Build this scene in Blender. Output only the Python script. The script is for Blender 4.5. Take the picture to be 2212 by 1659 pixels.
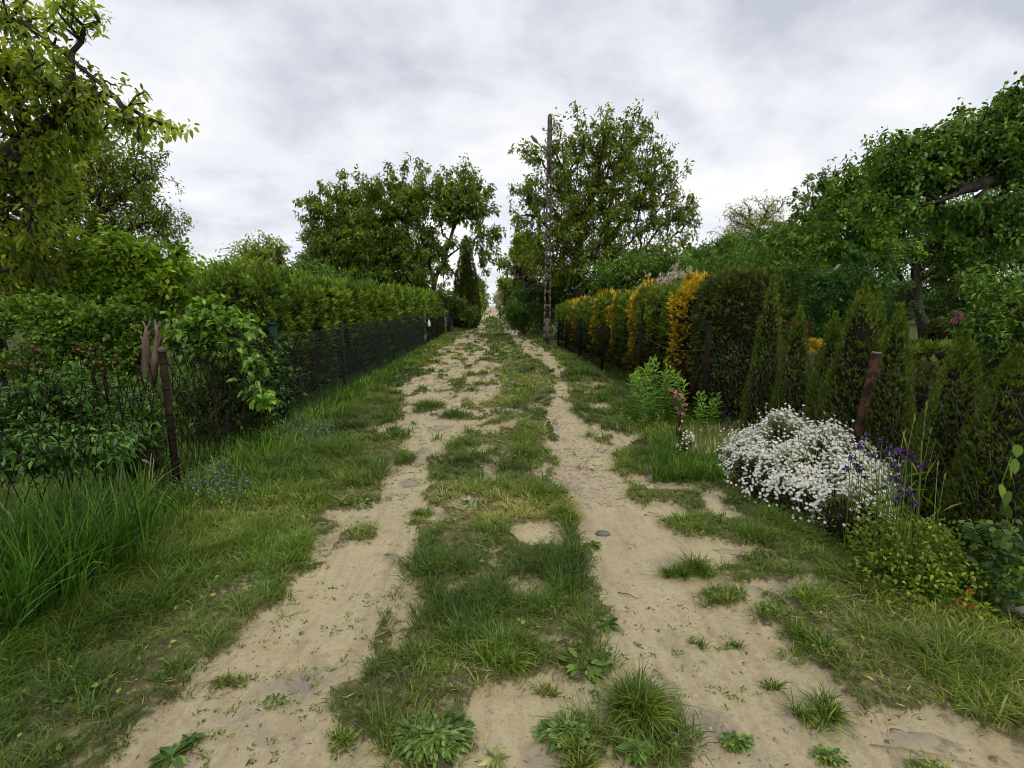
import bpy, math
import numpy as np

# ------------------------------------------------------------------ camera, sky, sun
S = bpy.context.scene
for o in list(bpy.data.objects): bpy.data.objects.remove(o)
FPX = 1050.0; CX, CY = 1106.0, 829.5; HC = 1.6
PITCH = math.atan(167.5/FPX); YAW = math.atan(44*math.cos(PITCH)/FPX)
cam_d = bpy.data.cameras.new('camera'); cam = bpy.data.objects.new('camera', cam_d)
S.collection.objects.link(cam); S.camera = cam
cam_d.sensor_width = 36; cam_d.lens = FPX/2212*36; cam_d.clip_start = .05; cam_d.clip_end = 3000
cam.location = (0, 0, HC); cam.rotation_euler = (math.pi/2-PITCH, 0, -YAW)
SUN_EL, SUN_AZ = math.radians(56), math.radians(152)      # azimuth east of the lane's direction
sd = bpy.data.lights.new('sun', 'SUN'); sd.energy = 1.5; sd.angle = math.radians(12); sd.color = (1, .93, .80)
sun = bpy.data.objects.new('sun', sd); S.collection.objects.link(sun)
sun.rotation_euler = (math.pi/2-SUN_EL, 0, math.pi-SUN_AZ)
S.view_settings.view_transform = 'Standard'; S.view_settings.look = 'None'
S.view_settings.exposure = 0.0; S.view_settings.gamma = 1; S.view_settings.use_curve_mapping = False
S.render.engine = 'CYCLES'; S.cycles.max_bounces = 7; S.cycles.diffuse_bounces = 3; S.cycles.glossy_bounces = 2
S.cycles.transmission_bounces = 4; S.cycles.filter_width = 1.0; S.cycles.caustics_reflective = False; S.cycles.caustics_refractive = False

W = bpy.data.worlds.new('World'); S.world = W; W.use_nodes = True
def world():
    t = W.node_tree; t.nodes.clear(); N = t.nodes.new; L = t.links.new
    def math_(op, a, b=None):
        n = N('ShaderNodeMath'); n.operation = op
        for i, v in enumerate((a, b)):
            if v is None: continue
            if isinstance(v, (int, float)): n.inputs[i].default_value = v
            else: L(v, n.inputs[i])
        return n.outputs[0]
    out = N('ShaderNodeOutputWorld'); sky = N('ShaderNodeTexSky'); sky.sky_type = 'NISHITA'
    sky.sun_disc = False; sky.sun_elevation = SUN_EL; sky.sun_rotation = SUN_AZ
    tc = N('ShaderNodeTexCoord'); sx = N('ShaderNodeSeparateXYZ'); L(tc.outputs['Generated'], sx.inputs[0])
    z = math_('ADD', math_('MAXIMUM', sx.outputs[2], 0), .42)
    cb = N('ShaderNodeCombineXYZ'); L(math_('DIVIDE', sx.outputs[0], z), cb.inputs[0]); L(math_('DIVIDE', sx.outputs[1], z), cb.inputs[1])
    def noise(sc, det, off, rough=.5, dist=0.):
        m = N('ShaderNodeMapping'); m.inputs['Location'].default_value = off; m.inputs['Scale'].default_value = (1, 1.15, 1)
        L(cb.outputs[0], m.inputs[0]); n = N('ShaderNodeTexNoise'); n.inputs['Scale'].default_value = sc
        n.inputs['Detail'].default_value = det; n.inputs['Roughness'].default_value = rough; n.inputs['Distortion'].default_value = dist
        L(m.outputs[0], n.inputs['Vector']); return n.outputs['Fac']
    n1 = noise(1.35, 5, (4.4, 1.6, 0), .45, .2); n2 = noise(4.6, 7, (7, 2, 4), .55, .2)
    f = math_('ADD', math_('MULTIPLY', n1, .64), math_('MULTIPLY', n2, .36))
    r = N('ShaderNodeValToRGB'); L(f, r.inputs[0]); e = r.color_ramp.elements
    e[0].position = .35; e[0].color = (.54, .57, .64, 1); e[1].position = .60; e[1].color = (1.02, 1.01, .99, 1)
    m_ = r.color_ramp.elements.new(.465); m_.color = (.80, .82, .875, 1)
    bA = N('ShaderNodeBackground'); L(sky.outputs[0], bA.inputs[0]); bA.inputs[1].default_value = .08
    bB = N('ShaderNodeBackground'); L(r.outputs[0], bB.inputs[0]); bB.inputs[1].default_value = SKY_STRENGTH
    mx = N('ShaderNodeMixShader'); mx.inputs[0].default_value = .9
    L(bA.outputs[0], mx.inputs[1]); L(bB.outputs[0], mx.inputs[2]); L(mx.outputs[0], out.inputs[0])
SKY_STRENGTH = 1.14
world()

# ------------------------------------------------------------------ maths
cp, sp_, cy_, sy_ = math.cos(PITCH), math.sin(PITCH), math.cos(YAW), math.sin(YAW)
RIGHT = np.array([cy_, -sy_, 0]); FWD = np.array([sy_*cp, cy_*cp, -sp_]); UP = np.array([sy_*sp_, cy_*sp_, cp])
def ray(u, v): return FWD + RIGHT*((u-CX)/FPX) - UP*((v-CY)/FPX)
def gp(u, v, z=0.):                      # point at height z seen at photo pixel (u, v)
    d = ray(u, v); t = (z-HC)/d[2]; return np.array([0, 0, HC]) + d*t
def at(u, v, Y):                         # point at distance Y along the lane
    d = ray(u, v); return np.array([0, 0, HC]) + d*(Y/d[1])
def atx(u, v, X):                        # point at side distance X from the lane's middle
    d = ray(u, v); return np.array([0, 0, HC]) + d*(X/d[0])
rng = np.random.default_rng(11)
def reseed(k):
    global rng
    rng = np.random.default_rng(k)
def nrm(a): return a/np.maximum(np.linalg.norm(a, axis=-1, keepdims=True), 1e-9)
def hsh(ix, iy, s):
    h = (ix.astype(np.int64)*374761393 + iy.astype(np.int64)*668265263 + s*974634777) & 0xffffffff
    h = ((h ^ (h >> 13))*1274126177) & 0xffffffff
    return ((h ^ (h >> 16)) & 0xffff)/65535.
def vn(x, y, s=0):
    ix, iy = np.floor(x), np.floor(y); fx, fy = x-ix, y-iy; fx = fx*fx*(3-2*fx); fy = fy*fy*(3-2*fy)
    a = hsh(ix, iy, s); b = hsh(ix+1, iy, s); c = hsh(ix, iy+1, s); d = hsh(ix+1, iy+1, s)
    return (a*(1-fx)+b*fx)*(1-fy)+(c*(1-fx)+d*fx)*fy
def fbm(x, y, s=0, o=3):
    r = 0; am = .5
    for k in range(o): r = r+am*vn(x, y, s+k*17); x = x*2.03+5; y = y*2.03+9; am *= .5
    return r/(1-.5**o)
def sst(a, b, x): t = np.clip((x-a)/(b-a), 0, 1); return t*t*(3-2*t)

# ------------------------------------------------------------------ objects
COL = S.collection; ORG = {}
def tag(o, label=None, cat=None, group=None, kind=None):
    for k, v in (('label', label), ('category', cat), ('group', group), ('kind', kind)):
        if v: o[k] = v
    return o
def thing(name, label, cat, loc, group=None):
    o = bpy.data.objects.new(name, None); COL.objects.link(o); o.location = [float(c) for c in loc]; o.empty_display_size = .2
    ORG[o.name] = np.array(loc, float); return tag(o, label, cat, group)
def mk(name, g, mat, parent=None, loc=None, smooth=False, attrs=None):
    V, F, R = g if not isinstance(g, Geo) else g.out()
    org = ORG[parent.name] if parent is not None else (np.array(loc, float) if loc is not None else np.zeros(3))
    me = bpy.data.meshes.new(name); n, (m, k) = len(V), F.shape
    me.vertices.add(n); me.vertices.foreach_set('co', (V-org).astype(np.float32).ravel())
    me.loops.add(m*k); me.loops.foreach_set('vertex_index', F.astype(np.int32).ravel())
    me.polygons.add(m); me.polygons.foreach_set('loop_start', np.arange(0, m*k, k, dtype=np.int32))
    me.update(calc_edges=True)
    if R is not None:
        a = me.attributes.new('rnd', 'FLOAT', 'POINT'); a.data.foreach_set('value', np.asarray(R, np.float32))
    for kk, vv in (attrs or {}).items():
        a = me.attributes.new(kk, 'FLOAT', 'POINT'); a.data.foreach_set('value', np.asarray(vv, np.float32))
    if smooth: me.polygons.foreach_set('use_smooth', np.ones(m, bool))
    me.materials.append(mat); o = bpy.data.objects.new(name, me); COL.objects.link(o)
    if parent is not None: o.parent = parent
    elif loc is not None: o.location = [float(c) for c in loc]
    ORG[o.name] = org
    return o
def copy_tree(o, loc=None, parent=None, rz=None):
    c = o.copy(); COL.objects.link(c); c.parent = parent
    if loc is not None: c.location = [float(q) for q in loc]
    if rz is not None: c.rotation_euler = (0, 0, rz)
    for ch in list(o.children): copy_tree(ch, None, c)
    return c

class Geo:
    def __init__(s): s.V, s.F, s.R, s.n = [], [], [], 0
    def add(s, V, F, R=None):
        V = np.asarray(V, float); F = np.asarray(F, int)
        if F.shape[1] == 4: F = np.concatenate([F[:, [0, 1, 2]], F[:, [0, 2, 3]]])
        s.V.append(V); s.F.append(F+s.n); s.R.append(np.full(len(V), .5) if R is None else (np.full(len(V), R) if np.isscalar(R) else R)); s.n += len(V)
        return s
    def out(s): return np.concatenate(s.V), np.concatenate(s.F), np.concatenate(s.R)

def leafs(P, D, L, Wd, Sd=None, fold=.15, droop=.15, R=None):      # folded diamond leaves
    n = len(P); D = nrm(D); L = np.broadcast_to(L, n)[:, None]; Wd = np.broadcast_to(Wd, n)[:, None]
    if Sd is None:
        up = np.array([0, 0, 1.])+rng.normal(0, .55, (n, 3)); Sd = np.cross(D, up)
    Sd = nrm(Sd); Nn = np.cross(Sd, D)
    v = np.stack([P, P+D*.42*L+Sd*Wd/2+Nn*fold*Wd, P+D*L-np.array([0, 0, 1])*droop*L, P+D*.42*L-Sd*Wd/2+Nn*fold*Wd], 1).reshape(-1, 3)
    i = np.arange(n)[:, None]*4; F = np.concatenate([i+[0, 1, 2], i+[0, 2, 3]], 1).reshape(-1, 3)
    R = rng.random(n) if R is None else R
    return v, F, np.repeat(R, 4)
def leafs6(P, D, L, Wd, Sd=None, fold=.12, droop=.25, R=None):      # rounder leaf, eight faces' worth of outline
    n = len(P); D = nrm(D); L = np.broadcast_to(L, n)[:, None]; Wd = np.broadcast_to(Wd, n)[:, None]
    if Sd is None:
        up = np.array([0, 0, 1.])+rng.normal(0, .45, (n, 3)); Sd = np.cross(D, up)
    Sd = nrm(Sd); Nn = np.cross(Sd, D); dz = np.array([0, 0, -1.])
    v = np.stack([P, P+D*.22*L+Sd*Wd*.42+Nn*fold*Wd, P+D*.6*L+Sd*Wd*.44+Nn*fold*Wd+dz*droop*L*.35, P+D*L+dz*droop*L,
                  P+D*.6*L-Sd*Wd*.44+Nn*fold*Wd+dz*droop*L*.35, P+D*.22*L-Sd*Wd*.42+Nn*fold*Wd, P+D*.5*L+dz*droop*L*.2], 1).reshape(-1, 3)
    i = np.arange(n)[:, None]*7
    F = np.concatenate([i+[0, 1, 6], i+[1, 2, 6], i+[2, 3, 6], i+[3, 4, 6], i+[4, 5, 6], i+[5, 0, 6]], 1).reshape(-1, 3)
    R = rng.random(n) if R is None else R
    return v, F, np.repeat(R, 7)
def blades(P, ang, h, w, lean, R=None, seg=2):                     # curved grass blades
    n = len(P); h = np.broadcast_to(h, n)[:, None]; w = np.broadcast_to(w, n)[:, None]; lean = np.broadcast_to(lean, n)[:, None]
    o = np.stack([np.cos(ang), np.sin(ang), 0*ang], 1); fa = ang+rng.normal(1.57, .7, n); s = np.stack([np.cos(fa), np.sin(fa), 0*fa], 1)
    z = np.array([0, 0, 1.])
    def pos(t): return P+o*(lean*h*t**1.8)+z*(h*(t-.42*np.minimum(lean, 1.3)*t**2.3))
    rows = [P-s*w*.4, P+s*w*.4, pos(.45)-s*w*.5, pos(.45)+s*w*.5]
    if seg == 3: rows += [pos(.75)-s*w*.36, pos(.75)+s*w*.36]
    rows.append(pos(1.)); k = len(rows); v = np.stack(rows, 1).reshape(-1, 3); i = np.arange(n)[:, None]*k
    f = [[0, 1, 3], [0, 3, 2]]
    if seg == 3: f += [[2, 3, 5], [2, 5, 4], [4, 5, 6]]
    else: f += [[2, 3, 4]]
    F = np.concatenate([i+q for q in f], 1).reshape(-1, 3); R = rng.random(n) if R is None else R
    return v, F, np.repeat(R, k)
def prisms(A, B, ra, rb, n=5):                                      # many tapered sticks
    A, B = np.asarray(A, float), np.asarray(B, float); m = len(A); d = nrm(B-A)
    ref = np.where(np.abs(d[:, 2:3]) > .9, [[1., 0, 0]], [[0, 0, 1.]]); x = nrm(np.cross(d, ref)); y = np.cross(d, x)
    th = np.arange(n)*2*math.pi/n; ring = x[:, None]*np.cos(th)[None, :, None]+y[:, None]*np.sin(th)[None, :, None]
    ra = np.broadcast_to(ra, m)[:, None, None]; rb = np.broadcast_to(rb, m)[:, None, None]
    v = np.concatenate([A[:, None]+ring*ra, B[:, None]+ring*rb], 1).reshape(-1, 3); i = np.arange(m)[:, None]*2*n; f = []
    for k in range(n):
        k2 = (k+1) % n; f += [i+[k, k2, n+k2], i+[k, n+k2, n+k]]
    for k in range(1, n-1): f += [i+[n, n+k, n+k+1], i+[0, k+1, k]]
    return v, np.concatenate(f, 1).reshape(-1, 3), np.full(len(v), .5)
def tube(pts, r, n=8, R=.5):
    pts = np.asarray(pts, float); m = len(pts); r = np.broadcast_to(r, m)
    t = nrm(np.gradient(pts, axis=0)); ref = np.array([1., 0, 0]) if abs(t[0][2]) > .8 else np.array([0, 0, 1.])
    x = nrm(np.cross(t, ref)); y = np.cross(t, x); th = np.arange(n)*2*math.pi/n
    v = (pts[:, None]+(x[:, None]*np.cos(th)[None, :, None]+y[:, None]*np.sin(th)[None, :, None])*r[:, None, None]).reshape(-1, 3)
    F = [[a*n+k, a*n+(k+1) % n, (a+1)*n+(k+1) % n, (a+1)*n+k] for a in range(m-1) for k in range(n)]
    v = np.concatenate([v, pts[[0, -1]]]); T = [[m*n, (k+1) % n, k, k] for k in range(n)]+[[m*n+1, (m-1)*n+k, (m-1)*n+(k+1) % n, (m-1)*n+(k+1) % n] for k in range(n)]
    F = np.array(F); T = np.array(T)[:, :3]
    F3 = np.concatenate([F[:, [0, 1, 2]], F[:, [0, 2, 3]], T]); return v, F3, np.full(len(v), R)
def box(c, s, rz=0., taper=1., rnd_=.5):
    x, y, z = np.array(s)/2.; b = np.array([[-x, -y, -z], [x, -y, -z], [x, y, -z], [-x, y, -z], [-x, -y, z], [x, -y, z], [x, y, z], [-x, y, z]])
    b[4:, :2] *= taper; cr, sr = math.cos(rz), math.sin(rz); b = b@np.array([[cr, sr, 0], [-sr, cr, 0], [0, 0, 1]])+np.array(c)
    F = np.array([[0, 3, 2, 1], [4, 5, 6, 7], [0, 1, 5, 4], [1, 2, 6, 5], [2, 3, 7, 6], [3, 0, 4, 7]])
    return b, np.concatenate([F[:, [0, 1, 2]], F[:, [0, 2, 3]]]), np.full(8, rnd_)
def blob(c, r, seed, nu=16, nv=10, amp=.2, flat=None):              # lumpy closed body (stones, cores)
    th = np.linspace(0, 2*math.pi, nu, endpoint=False); ph = np.linspace(0, math.pi, nv)
    T, Pp = np.meshgrid(th, ph); d = np.stack([np.sin(Pp)*np.cos(T), np.sin(Pp)*np.sin(T), np.cos(Pp)], -1)
    k = 1+amp*(fbm(d[..., 0]*2+seed*3.1+d[..., 2], d[..., 1]*2+seed+d[..., 2]*1.7, seed)-.5)*2
    k[0] = k[0].mean(); k[-1] = k[-1].mean()
    v = (d*k[..., None]*np.array(r)).reshape(-1, 3)
    if flat is not None: v[:, 2] = np.maximum(v[:, 2], flat)
    F = np.array([[a*nu+b, (a+1)*nu+b, (a+1)*nu+(b+1) % nu, a*nu+(b+1) % nu] for a in range(nv-1) for b in range(nu)])
    return v+np.array(c), np.concatenate([F[:, [0, 1, 2]], F[:, [0, 2, 3]]]), np.full(len(v), .5)

# ------------------------------------------------------------------ materials
def mat_base(name):
    m = bpy.data.materials.new(name); m.use_nodes = True; t = m.node_tree; t.nodes.clear(); return m, t, t.nodes.new, t.links.new
def ramp(N, L, src, stops):
    r = N('ShaderNodeValToRGB'); L(src, r.inputs[0]); e = r.color_ramp.elements
    e[0].position, e[0].color = stops[0][0], (*stops[0][1], 1); e[1].position, e[1].color = stops[-1][0], (*stops[-1][1], 1)
    for p, c in stops[1:-1]: q = e.new(p); q.color = (*c, 1)
    return r.outputs[0]
def noise_(N, L, sc, det=4, vec=None, rough=.5):
    n = N('ShaderNodeTexNoise'); n.inputs['Scale'].default_value = sc; n.inputs['Detail'].default_value = det; n.inputs['Roughness'].default_value = rough
    if vec is not None: L(vec, n.inputs['Vector'])
    return n.outputs['Fac']
def leafmat(name, c0, c1, c2, trans=.28, rough=.5, spec=.3, nsc=1.2, var=.35, tmul=1.5):
    if c1[1] > c1[0] and c1[1] > c1[2] and name not in ('dry_straw', 'grass_blades', 'long_strap_leaves'): c0, c1, c2 = [(min(c[0]*2.1*k, .5), min(c[1]*1.85*k, .5), c[2]*k) for c, k in ((c0, .8), (c1, 1.02), (c2, 1.3))]
    m, t, N, L = mat_base(name); a = N('ShaderNodeAttribute'); a.attribute_name = 'rnd'
    col = ramp(N, L, a.outputs['Fac'], [(0, c0), (.55, c1), (1, c2)])
    tc = N('ShaderNodeTexCoord'); nz = noise_(N, L, nsc, 2, tc.outputs['Object'])
    mr = N('ShaderNodeMapRange'); L(nz, mr.inputs[0]); mr.inputs[1].default_value = .3; mr.inputs[2].default_value = .7
    mr.inputs[3].default_value = 1-var; mr.inputs[4].default_value = 1+var
    mul = N('ShaderNodeVectorMath'); mul.operation = 'SCALE'; L(col, mul.inputs[0]); L(mr.outputs[0], mul.inputs['Scale'])
    b = N('ShaderNodeBsdfPrincipled'); L(mul.outputs[0], b.inputs['Base Color']); b.inputs['Roughness'].default_value = rough
    b.inputs['Specular IOR Level'].default_value = spec
    tr = N('ShaderNodeBsdfTranslucent'); m2 = N('ShaderNodeVectorMath'); m2.operation = 'MULTIPLY'; L(mul.outputs[0], m2.inputs[0]); m2.inputs[1].default_value = (tmul*1.15, tmul*1.1, tmul*.5)
    L(m2.outputs[0], tr.inputs[0]); mx = N('ShaderNodeMixShader'); mx.inputs[0].default_value = trans
    L(b.outputs[0], mx.inputs[1]); L(tr.outputs[0], mx.inputs[2]); o = N('ShaderNodeOutputMaterial'); L(mx.outputs[0], o.inputs[0]); return m
def solid(name, stops, sc=8, rough=.8, spec=.3, bump=.3, bsc=None, metal=0, stretch=(1, 1, 1), det=5):
    m, t, N, L = mat_base(name); tc = N('ShaderNodeTexCoord'); mp = N('ShaderNodeMapping'); mp.inputs['Scale'].default_value = stretch
    L(tc.outputs['Object'], mp.inputs[0]); nz = noise_(N, L, sc, det, mp.outputs[0], .6); col = ramp(N, L, nz, stops)
    b = N('ShaderNodeBsdfPrincipled'); L(col, b.inputs['Base Color']); b.inputs['Roughness'].default_value = rough
    b.inputs['Specular IOR Level'].default_value = spec; b.inputs['Metallic'].default_value = metal
    if bump:
        bp = N('ShaderNodeBump'); bp.inputs['Strength'].default_value = bump; bp.inputs['Distance'].default_value = .02
        L(noise_(N, L, bsc or sc*3, 5, mp.outputs[0], .6), bp.inputs['Height']); L(bp.outputs[0], b.inputs['Normal'])
    o = N('ShaderNodeOutputMaterial'); L(b.outputs[0], o.inputs[0]); return m
M = {}
M['bark'] = solid('bark', [(.3, (.02, .017, .013)), (.55, (.055, .045, .034)), (.75, (.11, .095, .075))], 9, .9, .2, .9, 24, stretch=(1, 1, .25))
M['barkgrey'] = solid('bark_grey', [(.3, (.05, .045, .04)), (.55, (.11, .10, .085)), (.75, (.18, .165, .14))], 9, .9, .2, .9, 24, stretch=(1, 1, .25))
M['wood'] = solid('split_wood', [(.36, (.035, .026, .018)), (.52, (.11, .08, .056)), (.68, (.24, .18, .125))], 14, .85, .2, .8, 40, stretch=(1, 1, .12))
M['wire'] = solid('rusty_wire', [(.3, (.012, .01, .009)), (.6, (.02, .014, .010)), (.8, (.04, .025, .016))], 20, .9, .05, 0)
M['wiregreen'] = solid('coated_wire', [(.3, (.012, .018, .014)), (.7, (.03, .04, .033))], 20, .6, .3, 0)
M['wiregrey'] = solid('galvanised_wire', [(.3, (.02, .02, .018)), (.6, (.06, .06, .055)), (.8, (.15, .15, .14))], 6, .5, .4, 0)
M['rust'] = solid('rusted_steel', [(.38, (.014, .010, .009)), (.5, (.034, .02, .014)), (.6, (.09, .038, .019)), (.68, (.03, .024, .022))], 13, .9, .1, .6, 40)
M['rustdark'] = solid('dark_rusted_steel', [(.35, (.014, .011, .009)), (.55, (.03, .02, .014)), (.75, (.055, .036, .024))], 11, .95, .05, .5, 40)
M['green'] = solid('dark_green_paint', [(.3, (.005, .018, .014)), (.6, (.010, .032, .026)), (.8, (.02, .045, .038))], 7, .7, .15, .1)
M['teal'] = solid('teal_paint', [(.3, (.012, .05, .065)), (.6, (.02, .085, .10)), (.8, (.07, .14, .15))], 7, .5, .4, .1)
M['slab'] = solid('old_grey_concrete', [(.3, (.24, .205, .15)), (.55, (.31, .265, .19)), (.8, (.38, .325, .23))], 4, .95, .15, .5, 50)
M['concrete'] = solid('weathered_concrete', [(.3, (.075, .062, .05)), (.55, (.12, .10, .083)), (.8, (.17, .145, .12))], 5, .92, .2, .6, 60)
M['porcelain'] = solid('porcelain', [(.3, (.7, .7, .68)), (.8, (.85, .85, .83))], 5, .25, .5, 0)
M['iron'] = solid('grey_iron', [(.3, (.09, .085, .08)), (.7, (.22, .21, .2))], 12, .6, .5, .2)
M['plank'] = solid('tarred_planks', [(.3, (.012, .012, .014)), (.55, (.03, .03, .034)), (.75, (.06, .058, .062))], 9, .85, .2, .5, 30, stretch=(1, 1, .15))
M['stone'] = solid('kerb_stone', [(.3, (.06, .055, .045)), (.55, (.12, .11, .09)), (.8, (.2, .18, .155))], 8, .95, .2, .8, 40)
M['rock'] = solid('pale_rock', [(.3, (.22, .19, .16)), (.55, (.36, .31, .26)), (.8, (.5, .45, .38))], 12, .95, .2, .8, 50)
M['greyrock'] = solid('grey_rock', [(.3, (.10, .095, .09)), (.55, (.17, .16, .15)), (.8, (.26, .24, .22))], 12, .95, .2, .8, 50)
M['board'] = solid('brown_board', [(.3, (.22, .12, .06)), (.7, (.34, .20, .11))], 10, .8, .2, .3)
M['blue'] = solid('blue_paint', [(.3, (.09, .22, .42)), (.7, (.13, .30, .52))], 5, .5, .4, 0)
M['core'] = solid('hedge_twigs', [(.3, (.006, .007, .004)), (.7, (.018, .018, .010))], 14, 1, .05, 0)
M['straw'] = leafmat('dry_straw', (.20, .14, .07), (.34, .25, .13), (.48, .38, .22), .15)
# foliage
M['apple'] = leafmat('apple_leaves', (.045, .085, .02), (.095, .155, .03), (.18, .245, .055), .46, .45, .35)
M['walnutback'] = leafmat('walnut_leaves_young', (.03, .055, .014), (.062, .10, .022), (.11, .15, .04), .42)
M['bright'] = leafmat('bright_leaves', (.035, .085, .014), (.085, .17, .024), (.17, .26, .045), .36)
M['lilac'] = leafmat('lilac_leaves', (.03, .082, .016), (.062, .14, .028), (.115, .21, .05), .3, .4, .4)
M['peony'] = leafmat('peony_leaves', (.014, .042, .010), (.028, .075, .018), (.06, .13, .038), .2, .4, .35)
M['cherry'] = leafmat('cherry_leaves', (.022, .05, .012), (.055, .10, .02), (.11, .165, .035), .46)
M['walnut'] = leafmat('walnut_leaves', (.03, .055, .014), (.06, .10, .022), (.115, .155, .04), .44)
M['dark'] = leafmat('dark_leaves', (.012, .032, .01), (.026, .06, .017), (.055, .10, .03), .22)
M['mid'] = leafmat('mid_leaves', (.02, .055, .014), (.045, .10, .024), (.09, .16, .045), .3)
M['yellowleaf'] = leafmat('yellowish_leaves', (.038, .08, .014), (.085, .15, .025), (.17, .23, .05), .36)
M['pale'] = leafmat('pale_leaves', (.06, .085, .035), (.11, .14, .06), (.18, .20, .10), .3)
M['thuja'] = leafmat('thuja_sprays', (.014, .036, .008), (.034, .074, .013), (.082, .135, .022), .2, .6, .2, 2.2, .3)
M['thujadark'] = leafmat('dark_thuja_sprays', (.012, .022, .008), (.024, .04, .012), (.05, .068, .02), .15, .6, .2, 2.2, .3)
M['thujacone'] = leafmat('young_thuja_sprays', (.018, .036, .008), (.040, .072, .014), (.082, .12, .026), .2, .6, .2, 2.2, .3)
M['golden'] = leafmat('golden_thuja_sprays', (.05, .05, .010), (.46, .33, .016), (.76, .54, .035), .2, .6, .2, 2, .25, 1.1)
M['spruce'] = leafmat('spruce_needles', (.016, .050, .016), (.030, .088, .026), (.06, .145, .042), .12, .5, .3)
M['brownleaf'] = leafmat('purple_brown_leaves', (.02, .014, .008), (.045, .028, .014), (.07, .05, .02), .2)
M['redleaf'] = leafmat('red_leaves', (.06, .008, .01), (.15, .02, .025), (.24, .05, .05), .25)
M['yellowflower'] = leafmat('yellow_blossom', (.45, .33, .02), (.7, .52, .04), (.8, .65, .1), .2)
M['whiteflower'] = leafmat('white_petals', (.62, .63, .60), (.78, .78, .76), (.86, .86, .85), .25, .6, .2, 1, .05, .9)
M['creamflower'] = leafmat('cream_blossom', (.45, .42, .33), (.62, .58, .47), (.75, .72, .6), .2, .6, .2, 1, .1, 1)
M['pinkflower'] = leafmat('pink_petals', (.40, .10, .20), (.58, .20, .32), (.7, .34, .45), .25, .6, .2, 1, .1, 1)
M['purpleflower'] = leafmat('purple_petals', (.035, .012, .07), (.07, .025, .14), (.12, .05, .22), .2, .6, .2, 1, .1, 1)
M['blueflower'] = leafmat('blue_petals', (.16, .18, .48), (.25, .28, .66), (.36, .4, .75), .2, .6, .2, 1, .1, 1)
M['orangeleaf'] = leafmat('orange_leaves', (.38, .07, .02), (.55, .13, .03), (.65, .22, .06), .25)
M['bud'] = solid('peony_bud', [(.3, (.09, .02, .02)), (.7, (.22, .05, .06))], 12, .6, .2, 0)
M['grass'] = leafmat('grass_blades', (.045, .10, .012), (.15, .225, .028), (.46, .42, .14), .3, .5, .3, .9, .35, 1.4)
M['fresh'] = leafmat('fresh_green_leaves', (.024, .062, .014), (.05, .108, .021), (.10, .165, .036), .36)
M['tallgrass'] = leafmat('tall_grass_blades', (.018, .052, .009), (.036, .092, .014), (.075, .14, .03), .3)
M['darkgrass'] = leafmat('dark_grass_blades', (.024, .055, .012), (.05, .095, .018), (.095, .14, .035), .28, .45, .35)
M['longleaf'] = leafmat('long_strap_leaves', (.018, .06, .007), (.050, .13, .013), (.14, .25, .035), .32, .4, .4, 3)
M['weed'] = leafmat('weed_leaves', (.025, .06, .014), (.05, .10, .025), (.10, .155, .05), .2)
M['greyleaf'] = leafmat('silvery_leaves', (.08, .11, .065), (.13, .17, .10), (.2, .24, .16), .2)
M['broad'] = leafmat('plantain_leaves', (.022, .055, .016), (.045, .095, .03), (.09, .145, .06), .15, .4, .4)
M['geranium'] = leafmat('lime_leaves', (.04, .08, .016), (.075, .13, .025), (.14, .18, .045), .3)

# ------------------------------------------------------------------ the lane's plan: where sand shows and where grass grows
ROWS = [(1720, 150, 900, 960, 2010), (1650, 170, 870, 1000, 1950), (1600, 225, 790, 1000, 1900), (1550, 290, 715, 1000, 1850), (1500, 390, 715, 1000, 1820),
 (1450, 430, 770, 1190, 1750), (1400, 480, 795, 1280, 1680), (1350, 560, 820, 1270, 1640), (1300, 610, 850, 1260, 1640), (1250, 650, 868, 1260, 1620),
 (1200, 700, 872, 1262, 1600), (1150, 735, 880, 1245, 1490), (1120, 740, 895, 1240, 1440), (1080, 800, 905, 1230, 1400), (1050, 850, 915, 1205, 1385),
 (1000, 870, 935, 1185, 1335), (950, 885, 1000, 1180, 1290), (900, 868, 1075, 1190, 1240), (850, 870, 1082, 1192, 1226), (800, 905, 1080, 1195, 1220),
 (770, 938, 1070, 1138, 1200), (740, 972, 1056, 1112, 1150), (715, 1010, 1051, 1092, 1118), (700, 1026, 1049, 1086, 1103)]
TY = []; TE = []
for r in ROWS:
    pts = [gp(u, r[0]) for u in r[1:]]; TY.append(math.log(np.mean([p[1] for p in pts]))); TE.append([p[0] for p in pts])
TY += [math.log(62), math.log(70), math.log(80), math.log(300)]; TE += [[-1.5, -.7, .9, 1.4], [-1.5, -.7, .9, 1.6], [-1.6, .05, .0, 1.7], [-1.6, .1, 0, 1.7]]
TY = np.array(TY); TE = np.array(TE)
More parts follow.
